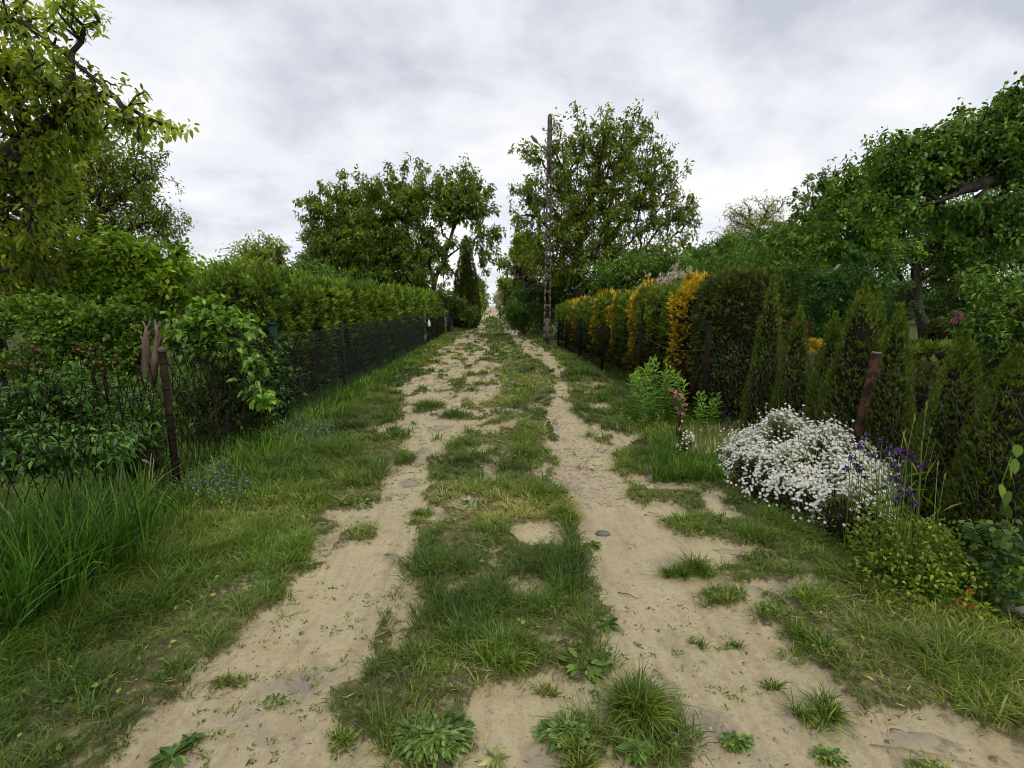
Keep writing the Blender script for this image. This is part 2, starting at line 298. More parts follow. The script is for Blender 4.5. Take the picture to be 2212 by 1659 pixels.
PATCH = [  # (u, v, ru, rv, grass?)
 (760, 1117, 62, 14, 0), (1450, 1054, 50, 9, 0), (1575, 1193, 56, 11, 0), (1690, 1262, 55, 22, 0), (1950, 1590, 90, 46, 0), (1500, 905, 34, 6, 0), (1290, 832, 30, 5, 0),
 (895, 842, 50, 8, 0), (830, 925, 28, 7, 0), (1160, 1390, 60, 10, 0), (1290, 880, 30, 5, 0), (1650, 1250, 90, 10, 1), (1400, 1085, 28, 26, 1),
 (1500, 1135, 62, 32, 1), (1600, 1235, 60, 9, 1), (790, 1160, 60, 16, 1), (1010, 1090, 34, 10, 0), (1050, 870, 45, 12, 1), (1000, 900, 50, 8, 1), (1000, 1010, 80, 15, 1),
 (480, 1480, 36, 14, 1), (1560, 1290, 46, 18, 1), (1265, 1440, 60, 34, 1), (1040, 1240, 110, 20, 1), (1390, 1530, 70, 44, 1), (1250, 1600, 110, 40, 1), (1400, 1620, 90, 50, 1),
 (930, 1610, 110, 34, 1), (870, 1500, 150, 50, 1), (1120, 1560, 90, 70, 0), (1370, 1210, 40, 5, 0), (1000, 865, 60, 9, 0), (740, 1600, 30, 22, 1)]
PW = []
for (u, v, ru, rv, g) in PATCH:
    c = gp(u, v); a = gp(u+ru, v); b0 = gp(u, v-rv); b1 = gp(u, v+rv); PW.append((c[0], (b0[1]+b1[1])/2, a[0]-c[0], (b0[1]-b1[1])/2, g))
def cover(x, y):
    yw = y*(1+.04*(fbm(x*2.5, y*2.5, 31)-.5)); ly = np.log(np.maximum(yw, .5)); e = [np.interp(ly, TY, TE[:, k]) for k in range(4)]
    am = np.clip(.40+.012*y, .40, .55)
    xw = x+am*(fbm(x*3.2, y*2.6, 3, 4)-.5)+.10*(fbm(x*14, y*9, 4, 2)-.5)
    s = np.maximum(np.minimum(xw-e[0], e[1]-xw), np.minimum(xw-e[2], e[3]-xw))
    wob = .75+.9*(fbm(x*6, y*6, 8)-.15)
    for (px, py, rx, ry, g) in PW:
        d = np.sqrt(((x-px)/rx)**2+((y-py)/ry)**2)/wob; k = (1-d)*min(rx, .35)
        s = np.where(g == 1, np.minimum(s, np.where(d < 1.5, -k, 9)), np.maximum(s, np.where(d < 1.2, k, -9)))
    g = sst(.035, -.045, s)
    pt = sst(.605, .66, fbm(x*4.5, y*2.4, 12, 3)+.018*np.clip(y-6, 0, 3)-.10*(x > .3)*(y < 30))*((y > 4.6) & (y < 60))
    bare = sst(.40, .33, fbm(x*4.4, y*2.8, 22, 3))*(np.abs(x) < 2.0)*.95*sst(-1.6, -1.1, x)
    return np.clip(np.maximum(g*(1-bare), pt), 0, 1)
def tread(x, y):                                                    # bicycle tyre groove in the right rut
    t = (y-2.0)/2.2; xc = .60+.10*(1-t)+.03*np.sin(y*2.1); return np.exp(-((x-xc)/.016)**2)*(.6+.4*np.sin(y*160))*sst(1.6, 2.0, y)*sst(5.2, 4.2, y)
def terr(x, y): return 1.3*sst(78, 165, y)-3.2*sst(178, 320, y)
def hz(x, y):                                                       # lane surface
    n = fbm(x*1.3, y*1.0, 5, 3)-.5; c = cover(x, y); rough = fbm(x*9, y*7, 6, 3)-.5
    fade = sst(90, 40, y); stony = np.exp(-((x-.62)/.45)**2)*sst(3.9, 4.3, y)*sst(9, 7, y)
    return terr(x, y)-.010*tread(x, y)+fade*(.05*n+.035*(c-.4)+rough*(.012+.02*stony)+(1-c)*.012*(fbm(x*13, y*1.1, 61, 2)-.5)-.06*np.exp(-((x-.75)/.16)**2)*sst(5.2, 6.2, y)*sst(11, 8, y))

# ------------------------------------------------------------------ ground and lane
def ground_mat():
    m, t, N, L = mat_base('garden_soil'); tc = N('ShaderNodeTexCoord'); v = tc.outputs['Object']
    a = ramp(N, L, noise_(N, L, 1.1, 6, v), [(.3, (.03, .035, .012)), (.5, (.05, .07, .018)), (.7, (.08, .10, .03))])
    b = N('ShaderNodeBsdfPrincipled'); L(a, b.inputs['Base Color']); b.inputs['Roughness'].default_value = 1; b.inputs['Specular IOR Level'].default_value = .1
    bp = N('ShaderNodeBump'); bp.inputs['Strength'].default_value = .8; bp.inputs['Distance'].default_value = .05; L(noise_(N, L, 12, 6, v), bp.inputs['Height']); L(bp.outputs[0], b.inputs['Normal'])
    o = N('ShaderNodeOutputMaterial'); L(b.outputs[0], o.inputs[0]); return m
def lane_mat():
    m, t, N, L = mat_base('sandy_lane'); tc = N('ShaderNodeTexCoord'); v = tc.outputs['Object']
    def mr(src, a, b, c=0., d=1.):
        q = N('ShaderNodeMapRange'); L(src, q.inputs[0])
        for i, x in enumerate((a, b, c, d)): q.inputs[i+1].default_value = x
        return q.outputs[0]
    def mix(f, a, b):
        q = N('ShaderNodeMix'); q.data_type = 'RGBA'; L(f, q.inputs[0]) if not isinstance(f, float) else None
        for i, x in ((6, a), (7, b)):
            if isinstance(x, tuple): q.inputs[i].default_value = (*x, 1)
            else: L(x, q.inputs[i])
        return q.outputs[2]
    big = noise_(N, L, .9, 5, v, .55); fine = noise_(N, L, 26, 5, v, .65)
    sand = ramp(N, L, big, [(.3, (.30, .25, .155)), (.5, (.375, .315, .19)), (.7, (.435, .365, .215))])
    sand = mix(mr(fine, .35, .7), sand, (.48, .415, .28))
    mpt = N('ShaderNodeMapping'); mpt.inputs['Scale'].default_value = (1, .16, 1); L(v, mpt.inputs[0])           # tyre streaks along the lane
    st = noise_(N, L, 13, 5, mpt.outputs[0], .6); sand = mix(mr(st, .50, .66, 0, .55), sand, (.30, .235, .15))
    grey = noise_(N, L, 1.9, 5, v, .6); sand = mix(mr(grey, .55, .66, 0, .75), sand, (.20, .18, .155))
    dk = noise_(N, L, 3.4, 6, v, .7); sand = mix(mr(dk, .60, .70, 0, .75), sand, (.12, .105, .085))
    red = noise_(N, L, 1.2, 3, v, .5); sand = mix(mr(red, .60, .72, 0, .5), sand, (.38, .25, .14))
    vo = N('ShaderNodeTexVoronoi'); vo.feature = 'DISTANCE_TO_EDGE'; vo.inputs['Scale'].default_value = 3.2
    wv = N('ShaderNodeVectorMath'); wv.operation = 'ADD'; nn = N('ShaderNodeTexNoise'); nn.inputs['Scale'].default_value = 5; L(v, nn.inputs['Vector'])
    L(nn.outputs['Color'], wv.inputs[0]); L(v, wv.inputs[1]); L(wv.outputs[0], vo.inputs['Vector'])
    crk = N('ShaderNodeMath'); crk.operation = 'MULTIPLY'; L(mr(vo.outputs['Distance'], .0, .012, 1, 0), crk.inputs[0]); L(mr(noise_(N, L, 1.4, 2, v), .50, .60), crk.inputs[1])
    sand = mix(mr(crk.outputs[0], 0, 1, 0, .6), sand, (.12, .10, .075))
    sp = N('ShaderNodeTexVoronoi'); sp.inputs['Scale'].default_value = 34; L(v, sp.inputs['Vector'])
    sand = mix(mr(sp.outputs['Distance'], .10, .17, .55, 0), sand, (.15, .125, .09))
    at_ = N('ShaderNodeAttribute'); at_.attribute_name = 'cover'
    soil = ramp(N, L, noise_(N, L, 16, 5, v), [(.3, (.05, .055, .02)), (.55, (.11, .10, .045)), (.75, (.22, .185, .10))])
    cv = N('ShaderNodeMath'); cv.operation = 'ADD'; L(at_.outputs['Fac'], cv.inputs[0]); L(mr(fine, .35, .65, -.5, .45), cv.inputs[1])
    col = mix(mr(cv.outputs[0], .25, .85), sand, soil)
    b = N('ShaderNodeBsdfPrincipled'); L(col, b.inputs['Base Color']); b.inputs['Roughness'].default_value = .95; b.inputs['Specular IOR Level'].default_value = .15
    bp = N('ShaderNodeBump'); bp.inputs['Strength'].default_value = .9; bp.inputs['Distance'].default_value = .016; L(noise_(N, L, 38, 6, v, .7), bp.inputs['Height'])
    b2 = N('ShaderNodeBump'); b2.inputs['Strength'].default_value = .5; b2.inputs['Distance'].default_value = .02; L(st, b2.inputs['Height']); L(bp.outputs[0], b2.inputs['Normal'])
    L(b2.outputs[0], b.inputs['Normal']); o = N('ShaderNodeOutputMaterial'); L(b.outputs[0], o.inputs[0]); return m
def grid(xs, ys, fz):
    X, Y = np.meshgrid(xs, ys); Z = fz(X, Y); V = np.stack([X, Y, Z], -1).reshape(-1, 3); nx, ny = len(xs), len(ys)
    i = (np.arange(ny-1)[:, None]*nx+np.arange(nx-1)[None]).ravel(); return V, np.stack([i, i+1, i+nx+1, i+nx], 1), X.ravel(), Y.ravel()
def build_ground():
    xs = np.concatenate([-np.geomspace(2000, 6, 26), [-4, -3, 0, 3, 4], np.geomspace(6, 2000, 26)]); ys = np.concatenate([[-200, -40, -8, 0], np.linspace(3, 80, 30), np.linspace(84, 330, 60), np.geomspace(360, 2900, 12)])
    V, F, X, Y = grid(xs, ys, lambda x, y: terr(x, y)-.05); tag(mk('ground', (V, F, None), ground_mat()), kind='structure')
    ys = np.concatenate([np.linspace(-3, 1.1, 8), np.geomspace(1.12, 230, 900)]); xs = np.linspace(-2.72, 2.74, 380)
    V, F, X, Y = grid(xs, ys, hz)
    e = np.clip((2.74-np.abs(V[:, 0]))/.15, 0, 1); V[:, 2] = V[:, 2]*e+(terr(V[:, 0], V[:, 1])-.06)*(1-e)
    o = mk('path', (V, F, None), lane_mat(), smooth=True, attrs={'cover': cover(X, Y)}); tag(o, kind='structure')
build_ground()

# ------------------------------------------------------------------ grass (stuff)
def scatter_grass():
    reseed(5); gl = Geo(); gd = Geo(); gw = Geo()
    bands = [(1.25, 2.4, 620, 13, .052, .0042, 3), (2.4, 3.6, 520, 13, .06, .0052, 2), (3.6, 5.5, 380, 12, .065, .007, 2), (5.5, 9, 210, 11, .07, .010, 2),
             (9, 16, 90, 10, .08, .016, 2), (16, 30, 34, 10, .09, .028, 2), (30, 75, 9, 9, .12, .06, 2), (75, 165, 3, 6, .2, .15, 2)]
    for (y0, y1, dens, nb, h, w, sg) in bands:
        n = int(dens*(y1-y0)*5.4); x = rng.uniform(-2.7, 2.7, n); y = rng.uniform(y0, y1, n)
        c = cover(x, y); k = (c > rng.uniform(.12, .9, n)) | ((rng.random(n) < .010) & (fbm(x*5, y*3, 88, 2) > .5) & (y < 30)); x, y, c = x[k], y[k], c[k]; n = len(x)
        lumps = fbm(x*2.2, y*2.2, 41, 3); edge = sst(1.75, 2.35, np.abs(x)); wild = sst(-1.2, -1.9, x)*sst(8, 3, y)
        hum = sst(.42, .68, fbm(x*5.5, y*4.2, 47, 2))*(np.abs(x) < 2.3); keep = rng.random(n) < .6+.5*hum+.4*edge; x, y, c, lumps, edge, wild, hum = [q[keep] for q in (x, y, c, lumps, edge, wild, hum)]; n = len(x)
        H = h*(.3+.8*lumps+1.15*hum+.9*edge*(.3+fbm(x*3, y*3, 44))+.55*wild)*(.55+.45*c)
        X = np.repeat(x, nb); Y = np.repeat(y, nb); N = len(X); a = rng.uniform(0, 6.283, N); rr = rng.random(N)**.6*(.024+.25*w+.014*np.repeat(H/h, nb))
        X = X+np.cos(a)*rr; Y = Y+np.sin(a)*rr; P = np.stack([X, Y, hz(X, Y)-.004], 1); hh = np.repeat(H, nb)*rng.uniform(.5, 1.35, N); a2 = a+rng.normal(0, .8, N)
        dry = np.clip(fbm(X*1.1, Y*1.1, 50, 2)*1.0-.05+.35*(np.repeat(c, nb) < .6)+rng.normal(0, .16, N), 0, 1)
        dk = np.repeat((lumps+.15*hum+rng.normal(0, .06, n) > .60) & (np.abs(x) < 2.3), nb)
        lean = rng.uniform(.35, 1.5, N)
        for g, msk in ((gd, dk), (gl, ~dk)):
            if msk.any(): g.add(*blades(P[msk], a2[msk], hh[msk], w*rng.uniform(.7, 1.3, msk.sum()), lean[msk], dry[msk], sg))
    tag(mk('grass', gl, M['grass']), 'short trodden grass growing over the verges and middle of the lane', 'grass', kind='stuff')
    tag(mk('dark_grass', gd, M['darkgrass']), 'darker lush grass patches along the middle of the lane', 'grass', kind='stuff')
    # straw litter lying flat
    n = 2600; x = rng.uniform(-2.6, 2.6, n); y = 1.3+rng.random(n)**1.6*9; c = cover(x, y); k = (c > .2) | (rng.random(n) < .12); x, y = x[k], y[k]; n = len(x)
    a = rng.uniform(0, 6.283, n); L_ = rng.uniform(.02, .10, n); D = np.stack([np.cos(a), np.sin(a), rng.uniform(-.05, .15, n)], 1)
    P = np.stack([x, y, hz(x, y)+.008+.02*rng.random(n)], 1); tag(mk('dry_grass_litter', leafs(P, D, L_, .0035+.0006*y, fold=.02, droop=0), M['straw']), 'dry straw stalks lying on the grass and sand', 'straw', kind='stuff')
    n = 2600; x = rng.uniform(-2.0, 2.1, n); y = 1.3+rng.random(n)**1.5*9; c = cover(x, y); k = (c < .5) & (fbm(x*1.7, y*1.7, 95) > .45); x, y = x[k], y[k]; n = len(x); a = rng.uniform(0, 6.283, n); D = np.stack([np.cos(a), np.sin(a), 0*a+.02], 1)
    tag(mk('leaf_litter', leafs(np.stack([x, y, hz(x, y)+.004], 1), D, rng.uniform(.006, .03, n)*(1+.05*y), .003+.0008*y, fold=.05, droop=0), M['brownleaf']), 'dark crumbs of dead leaf and twig on the bare sand', 'litter', kind='stuff')
    # low broad-leaved ground cover among the grass
    g = Geo(); n = 15000; x = rng.uniform(-2.6, 2.6, n); y = 1.3+rng.random(n)**1.9*14; c = cover(x, y)
    k = (c > .5) & (fbm(x*3, y*3, 66) > .50); x, y = x[k], y[k]; n = len(x); a = rng.uniform(0, 6.283, n)
    D = np.stack([np.cos(a), np.sin(a), rng.uniform(.1, .9, n)], 1); P = np.stack([x, y, hz(x, y)+rng.uniform(.0, .035, n)], 1); s = rng.uniform(.014, .034, n)*(1+.05*y)
    tag(mk('clover', leafs(P, D, s, s*.6), M['weed']), 'clover and small leafy weeds mixed in the grass', 'ground cover', kind='stuff')
    # tiny weeds on the bare sand
    n = 4600; x = rng.uniform(-2.2, 2.2, n); y = 1.3+rng.random(n)**1.5*14; c = cover(x, y); k = (c < .3) & (fbm(x*2.2, y*2.2, 71) > np.where(x < 0, .44, .58)); x, y = x[k], y[k]; n = len(x); nb = 11
    X = np.repeat(x, nb); Y = np.repeat(y, nb); N = len(X); a = rng.uniform(0, 6.283, N); r0 = np.repeat(rng.uniform(.006, .026, n)*(1+.04*y), nb)*rng.random(N)
    X = X+np.cos(a)*r0; Y = Y+np.sin(a)*r0; s = rng.uniform(.006, .017, N)*(1+.07*Y); D = np.stack([np.cos(a), np.sin(a), rng.uniform(.2, 1.2, N)], 1)
    tag(mk('tiny_weeds', leafs(np.stack([X, Y, hz(X, Y)], 1), D, s, s*.42), M['weed']), 'tiny weed sprouts dotted over the bare sand', 'weeds', kind='stuff')
    # grit
    g = Geo(); n = 900; x = rng.uniform(-2, 2, n); y = 1.4+rng.random(n)**1.4*9; x2 = rng.normal(.68, .28, 1500); y2 = rng.uniform(3.7, 8, 1500); x = np.r_[x, x2]; y = np.r_[y, y2]; c = cover(x, y); k = c < .4; x, y = x[k], y[k]
    bv, bf, _ = blob((0, 0, 0), (1, .75, .5), 3, 6, 4, .3); n = len(x); s = rng.uniform(.004, .013, n)*(1+.8*(y > 3.7)*(np.abs(x-.68) < .5))
    a = rng.uniform(0, 6.283, n); ca, sa = np.cos(a)[:, None], np.sin(a)[:, None]
    vx = (bv[None, :, 0]*ca-bv[None, :, 1]*sa)*s[:, None]+x[:, None]; vy = (bv[None, :, 0]*sa+bv[None, :, 1]*ca)*s[:, None]+y[:, None]
    vz = bv[None, :, 2]*s[:, None]+hz(x, y)[:, None]; V = np.stack([vx, vy, vz], -1).reshape(-1, 3); F = (np.arange(n)[:, None, None]*len(bv)+bf[None]).reshape(-1, 3)
    tag(mk('gravel', (V, F, None), M['rock']), 'loose pale grit and pebbles in the ruts', 'gravel', kind='stuff')
    # wilder, taller grass behind the fences
    g = Geo()
    for sx, x0, x1, y0, y1, n, h0, w in ((-1, 2.7, 9, 2, 14, 26000, .10, .012), (1, 2.75, 9, 2, 14, 30000, .20, .012), (-1, 2.65, 3.1, 5, 30, 9000, .22, .012), (1, 2.3, 2.9, 2.2, 6, 9000, .16, .008)):
        x = sx*rng.uniform(x0, x1, n); y = rng.uniform(y0, y1, n); P = np.stack([x, y, 0*x-.05], 1)
        g.add(*blades(P, rng.uniform(0, 6.28, n), h0*rng.uniform(.4, 1.5, n), w, rng.uniform(.1, 1, n)))
    tag(mk('garden_grass', g, M['tallgrass']), 'unmown grass in the gardens behind the fences', 'grass', kind='stuff')
scatter_grass()

# ------------------------------------------------------------------ trees
def grow(roots, att, bf=.35):
    """attach attractor points one by one to the cheapest node; returns nodes, parents"""
    P = []; par = []; Ln = []
    for line in roots:
        line = np.asarray(line)
        if P and np.min(np.linalg.norm(np.array(P)-line[0], axis=1)) < .35: prev = int(np.argmin(np.linalg.norm(np.array(P)-line[0], axis=1)))
        else: prev = -1
        for i in range(len(line)):
            if i == 0 and prev >= 0: continue
            sub = 4 if i > 0 or prev >= 0 else 1
            a0 = line[i-1] if i > 0 else line[0]
            for s in range(1, sub+1):
                p = line[i] if sub == 1 else a0+(line[i]-a0)*s/sub+rng.normal(0, .012*np.linalg.norm(line[i]-a0), 3)
                P.append(p); par.append(prev); Ln.append(0 if prev < 0 else Ln[prev]+np.linalg.norm(P[-1]-P[prev])); prev = len(P)-1
    n0 = len(P); cap = n0+len(att)*3+5; A = np.zeros((cap, 3)); LL = np.zeros(cap); A[:n0] = P; LL[:n0] = Ln; n = n0; par = list(par)
    order = np.argsort([np.min(np.linalg.norm(A[:n0]-q, axis=1)) for q in att])
    skip = max(0, min(n0//3, 4))
    for k in order:
        q = att[k]; d = np.linalg.norm(A[:n]-q, axis=1); c = d+bf*LL[:n]; c[:skip] += 3; j = int(np.argmin(c)); dist = d[j]
        m = 1 if dist < .35 else (2 if dist < 1.2 else 3); prev = j
        for s in range(1, m+1):
            p = A[j]+(q-A[j])*s/m
            if s < m: p = p+rng.normal(0, .07*dist, 3)+np.array([0, 0, .05*dist])
            A[n] = p; par.append(prev); LL[n] = LL[prev]+np.linalg.norm(p-A[prev]); prev = n; n += 1
    return A[:n], np.array(par), n0
def lobe_points(lobes, n, Y0, sh=.55):
    vol = []; C = []; Rr = []
    for l in lobes:
        u, v, ru, rv = l[:4]; Y = l[4] if len(l) > 4 else Y0; c = at(u, v, Y); sc = np.linalg.norm(at(u+10, v, Y)-c)/10
        rx, rz = ru*sc, rv*sc; ry = l[5] if len(l) > 5 else .8*max(rx, min(rz, 2*rx)); C.append(c); Rr.append((rx, ry, rz)); vol.append((rx*ry*rz)**.75)
    vol = np.array(vol)/sum(vol); idx = rng.choice(len(lobes), n, p=vol); d = nrm(rng.normal(0, 1, (n, 3))); r = rng.random(n)**sh; out = (rng.random(n) < .12) & (d[:, 2] > -.1); r = np.where(out, rng.uniform(1.0, 1.45, n), r)
    return np.array(C)[idx]+d*np.array(Rr)[idx]*r[:, None]*np.array([1, 1, 1])
def tree(name, label, cat, Y, base, trunk, lobes, n_att, n_leaf, L, Wd, lm, bm='bark', rt=.16, group=None, shoots=(), spread=.16, droop=.35, six=False, seed=1, bf=.35, tipmax=4, part='crown', trunkpart='trunk', minr=.006):
    reseed(seed*101+7)
    def P3(q): return np.asarray(q[1:]) if q[0] == 'w' else at(q[0], q[1], q[2] if len(q) > 2 else Y)
    lines = [[P3(q) for q in t] for t in trunk]; b = lines[0][0].copy(); b[2] = terr(b[0], b[1]); lines[0][0] = b
    att = lobe_points(lobes, n_att, Y); att = att[att[:, 2] > b[2]+.15]
    sh = [np.linspace(P3(s[0]), P3(s[1]), 7)+rng.normal(0, .03, (7, 3)) for s in shoots]
    if sh: att = np.concatenate([att]+sh)
    A, par, n0 = grow(lines, att, bf); n = len(A); tips = np.zeros(n); haschild = np.zeros(n, bool); haschild[par[par >= 0]] = True; tips[~haschild] = 1
    for i in range(n-1, -1, -1):
        if par[i] >= 0: tips[par[i]] += tips[i]
    # nodes appended in order => children have larger index
    tot = tips[0]; r = np.maximum(rt*(tips/tot)**.47, minr); e = par >= 0
    root = thing(name, label, cat, b, group)
    g = Geo(); rr_par = np.where(e, r[par], r); ra = np.minimum(rr_par[e], r[e]*1.5); ra = np.where(tips[e] > .25*tot, rr_par[e], ra)
    ids = np.arange(n)[e]; tw_ = ids >= n0
    g.add(*prisms(A[par[e]][tw_], (A[e]+(A[e]-A[par[e]])*.03)[tw_], ra[tw_], r[e][tw_], 6))
    chains = []; 
    for i in range(n0):                       # main limbs run as continuous tubes
        if par[i] == i-1 and chains and chains[-1][-1] == i-1: chains[-1].append(i)
        elif par[i] >= 0: chains.append([par[i], i])
        else: chains.append([i])
    for ch in chains:
        if len(ch) > 1:
            q = A[ch]; rad = r[ch].copy(); rad[0] = min(rad[0], rad[1]*1.25); rad = np.convolve(np.r_[rad[0], rad, rad[-1]], [.25, .5, .25], 'valid'); g.add(*tube(q, rad, 9))
    g.add(*tube([b+[0, 0, -.1], b+[0, 0, .12], b+(lines[0][1]-b)*.25 if len(lines[0]) > 1 else b+[0, 0, .3]], [rt*1.5, rt*1.15, rt*.98], 9))
    mk(trunkpart, g, M[bm], root, smooth=True)
    cand = np.where(e & (tips <= tipmax))[0]; w = np.linalg.norm(A[cand]-A[par[cand]], axis=1)+.08; nc = max(40, n_leaf//8); idx = rng.choice(cand, nc, p=w/w.sum()); t = rng.random(nc)**.6; pick = rng.integers(0, nc, n_leaf); idx = idx[pick]; t = t[pick]; coff = rng.normal(0, spread*.75, (nc, 3))[pick]; base_ = A[par[idx]]+(A[idx]-A[par[idx]])*t[:, None]; tw = nrm(A[idx]-A[par[idx]])
    D = nrm(tw*.6+rng.normal(0, .75, (n_leaf, 3))-np.array([0, 0, droop])); off = coff+rng.normal(0, spread*.32+L*.15, (n_leaf, 3)); Pp = base_+off
    clump = rng.random(nc)[pick]; R = np.clip(.55*rng.random(n_leaf)+.45*clump, 0, 1)
    Pp[:, 2] = np.maximum(Pp[:, 2], b[2]+.06)
    s = rng.uniform(.7, 1.25, n_leaf); fn = leafs6 if six else leafs
    mk(part, fn(Pp, D, L*s, Wd*s, R=R), M[lm], root)
    return root
exec_trees = []
tree('apple_tree', 'near apple tree leaning over the left fence, one long branch against the sky', 'apple tree', 6.2, None,
     [[('w', -7.6, 7.6, 0), ('w', -7.4, 7.5, 1.3), ('w', -7.0, 7.2, 2.6)], [('w', -7.0, 7.2, 2.6), (20, 330, 6.3), (120, 250, 6), (230, 200, 5.8)], [('w', -7.0, 7.2, 2.6), (-30, 40, 6.4), (60, 55, 6), (180, 150, 5.8), (270, 230, 5.7), (330, 262, 5.5), (395, 285, 5.4)],
      [('w', -7.0, 7.2, 2.6), (40, 420, 6.6), (110, 520, 6.4)], [('w', -7.0, 7.2, 2.6), (-200, 200, 6.5), (-260, 80, 6)]],
     [(20, 130, 110, 70, 5.9), (110, 190, 120, 70, 5.8), (190, 190, 70, 60, 5.8), (250, 250, 70, 40, 5.6), (130, 40, 60, 50, 5.8), (30, 20, 70, 40, 6), (60, 290, 120, 80, 6.1), (160, 290, 80, 60, 6), (40, 400, 90, 80, 6.4), (50, 520, 90, 90, 6.6), (110, 400, 60, 70, 6.3),
      (20, 620, 70, 50, 6.8), (-160, 150, 160, 180, 6.5), (-150, 400, 120, 120, 6.8), (300, 215, 30, 26, 5.6), (300, 300, 30, 16, 5.6), (340, 270, 30, 12, 5.5), (395, 290, 20, 14, 5.4), (190, 20, 25, 40, 5.8)],
     1100, 16500, .078, .038, 'apple', rt=.17, spread=.075, six=True, seed=3, droop=.4, tipmax=3)
tree('walnut_tree', 'brownish thin-leaved tree behind the near apple tree on the left', 'tree', 21, None,
     [[(180, 700, 21), (185, 560, 21), (200, 480, 21)], [(200, 480, 21), (260, 420, 21), (320, 380, 21)], [(200, 480, 21), (150, 400, 21), (120, 330, 21)], [(200, 480, 21), (230, 380, 21), (240, 320, 21)], [(185, 560, 21), (270, 500, 21), (350, 470, 21)]],
     [(230, 370, 110, 80), (150, 400, 120, 100), (310, 430, 60, 70), (350, 480, 46, 46), (260, 480, 100, 50), (100, 470, 120, 80), (60, 380, 100, 90), (300, 350, 40, 40), (370, 530, 30, 20)],
     760, 22000, .17, .07, 'walnutback', rt=.22, spread=.2, seed=4)
tree('young_plum_tree', 'fresh green young fruit tree behind the left fence, in front of the brownish tree', 'fruit tree', 7.6, None,
     [[(208, 830, 7.6), (206, 690, 7.6), (200, 620, 7.6)], [(200, 620, 7.6), (180, 550, 7.6), (190, 510, 7.6)], [(206, 690, 7.6), (270, 600, 7.6), (320, 560, 7.6)], [(200, 620, 7.6), (120, 580, 7.6), (70, 570, 7.6)]],
     [(210, 540, 70, 45), (270, 560, 70, 50), (350, 575, 62, 55), (330, 620, 80, 40), (230, 610, 100, 50), (120, 590, 80, 60), (50, 610, 70, 60), (385, 590, 26, 40), (300, 660, 90, 30), (150, 660, 90, 30)],
     650, 17000, .078, .052, 'bright', rt=.05, spread=.09, six=False, seed=5)
tree('low_currant_bush', 'low bright yellow-green bush behind the rusty fence', 'bush', 6.2, None,
     [[(120, 860, 6.2), (120, 760, 6.2)], [(120, 760, 6.2), (60, 700, 6.2)], [(120, 760, 6.2), (210, 700, 6.2)]],
     [(60, 690, 80, 50), (150, 680, 80, 50), (230, 690, 70, 50), (290, 720, 50, 50), (120, 740, 120, 40), (220, 760, 70, 40), (60, 790, 90, 40), (170, 800, 90, 40), (270, 790, 50, 50)],
     420, 12000, .055, .042, 'fresh', rt=.03, spread=.08, seed=6, part='foliage', trunkpart='stem')
tree('lilac_bush', 'lilac bush with large heart-shaped leaves poking over the left fence beside the green post', 'lilac', 5.25, None,
     [[(470, 930, 5.4), (460, 800, 5.35), (440, 720, 5.3)], [(440, 720, 5.3), (465, 660, 5.2)], [(460, 800, 5.35), (520, 720, 5.2), (545, 700, 5.1)], [(460, 800, 5.35), (550, 800, 5.0)], [(440, 720, 5.3), (380, 700, 5.3)]],
     [(400, 715, 50, 40), (460, 690, 44, 34), (500, 710, 40, 30), (465, 655, 20, 20), (530, 720, 16, 22), (440, 750, 90, 30), (548, 790, 26, 36, 5.0, .12), (565, 850, 18, 40, 4.95, .12), (530, 820, 20, 40, 5.0, .12), (560, 770, 28, 12, 4.95, .12)],
     190, 1600, .078, .05, 'lilac', rt=.014, spread=.05, six=True, seed=7, droop=.5, part='foliage', trunkpart='stem')
tree('peony_bush', 'dark glossy-leaved peony bush behind the rusty wire fence', 'peony', 3.6, None,
     [[(150, 1120, 3.6), (150, 980, 3.6)], [(150, 980, 3.6), (60, 900, 3.5)], [(150, 980, 3.6), (270, 900, 3.8)]],
     [(20, 900, 100, 80, 3.5), (110, 895, 90, 75, 3.7), (200, 890, 80, 80, 4.0), (280, 895, 60, 75, 4.3), (320, 920, 40, 60, 4.1), (100, 960, 160, 60, 3.5), (260, 970, 80, 60, 3.9)],
     420, 9500, .062, .024, 'peony', rt=.02, spread=.07, six=False, seed=8, part='foliage', trunkpart='stem')
# garden shrubs filling the left gardens
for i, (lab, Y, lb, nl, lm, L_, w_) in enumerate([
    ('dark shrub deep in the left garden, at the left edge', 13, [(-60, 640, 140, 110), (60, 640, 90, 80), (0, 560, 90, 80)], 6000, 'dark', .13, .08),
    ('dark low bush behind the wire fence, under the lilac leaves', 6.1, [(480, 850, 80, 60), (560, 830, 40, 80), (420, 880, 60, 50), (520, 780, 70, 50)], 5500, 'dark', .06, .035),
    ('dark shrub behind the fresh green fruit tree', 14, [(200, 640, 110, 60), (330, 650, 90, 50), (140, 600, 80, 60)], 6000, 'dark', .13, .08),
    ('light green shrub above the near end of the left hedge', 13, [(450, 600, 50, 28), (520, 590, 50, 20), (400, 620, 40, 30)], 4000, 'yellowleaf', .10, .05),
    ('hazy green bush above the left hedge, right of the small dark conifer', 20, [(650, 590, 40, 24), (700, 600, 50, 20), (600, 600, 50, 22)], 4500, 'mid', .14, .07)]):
    u0 = lb[0][0]; tree('garden_shrub', lab, 'shrub', Y, None, [[(u0, 760, Y), (u0, 660, Y)]], lb, 170, nl, L_, w_, lm, rt=.06, spread=.2, seed=20+i, part='foliage', trunkpart='stem', group='shrubs in the left gardens')
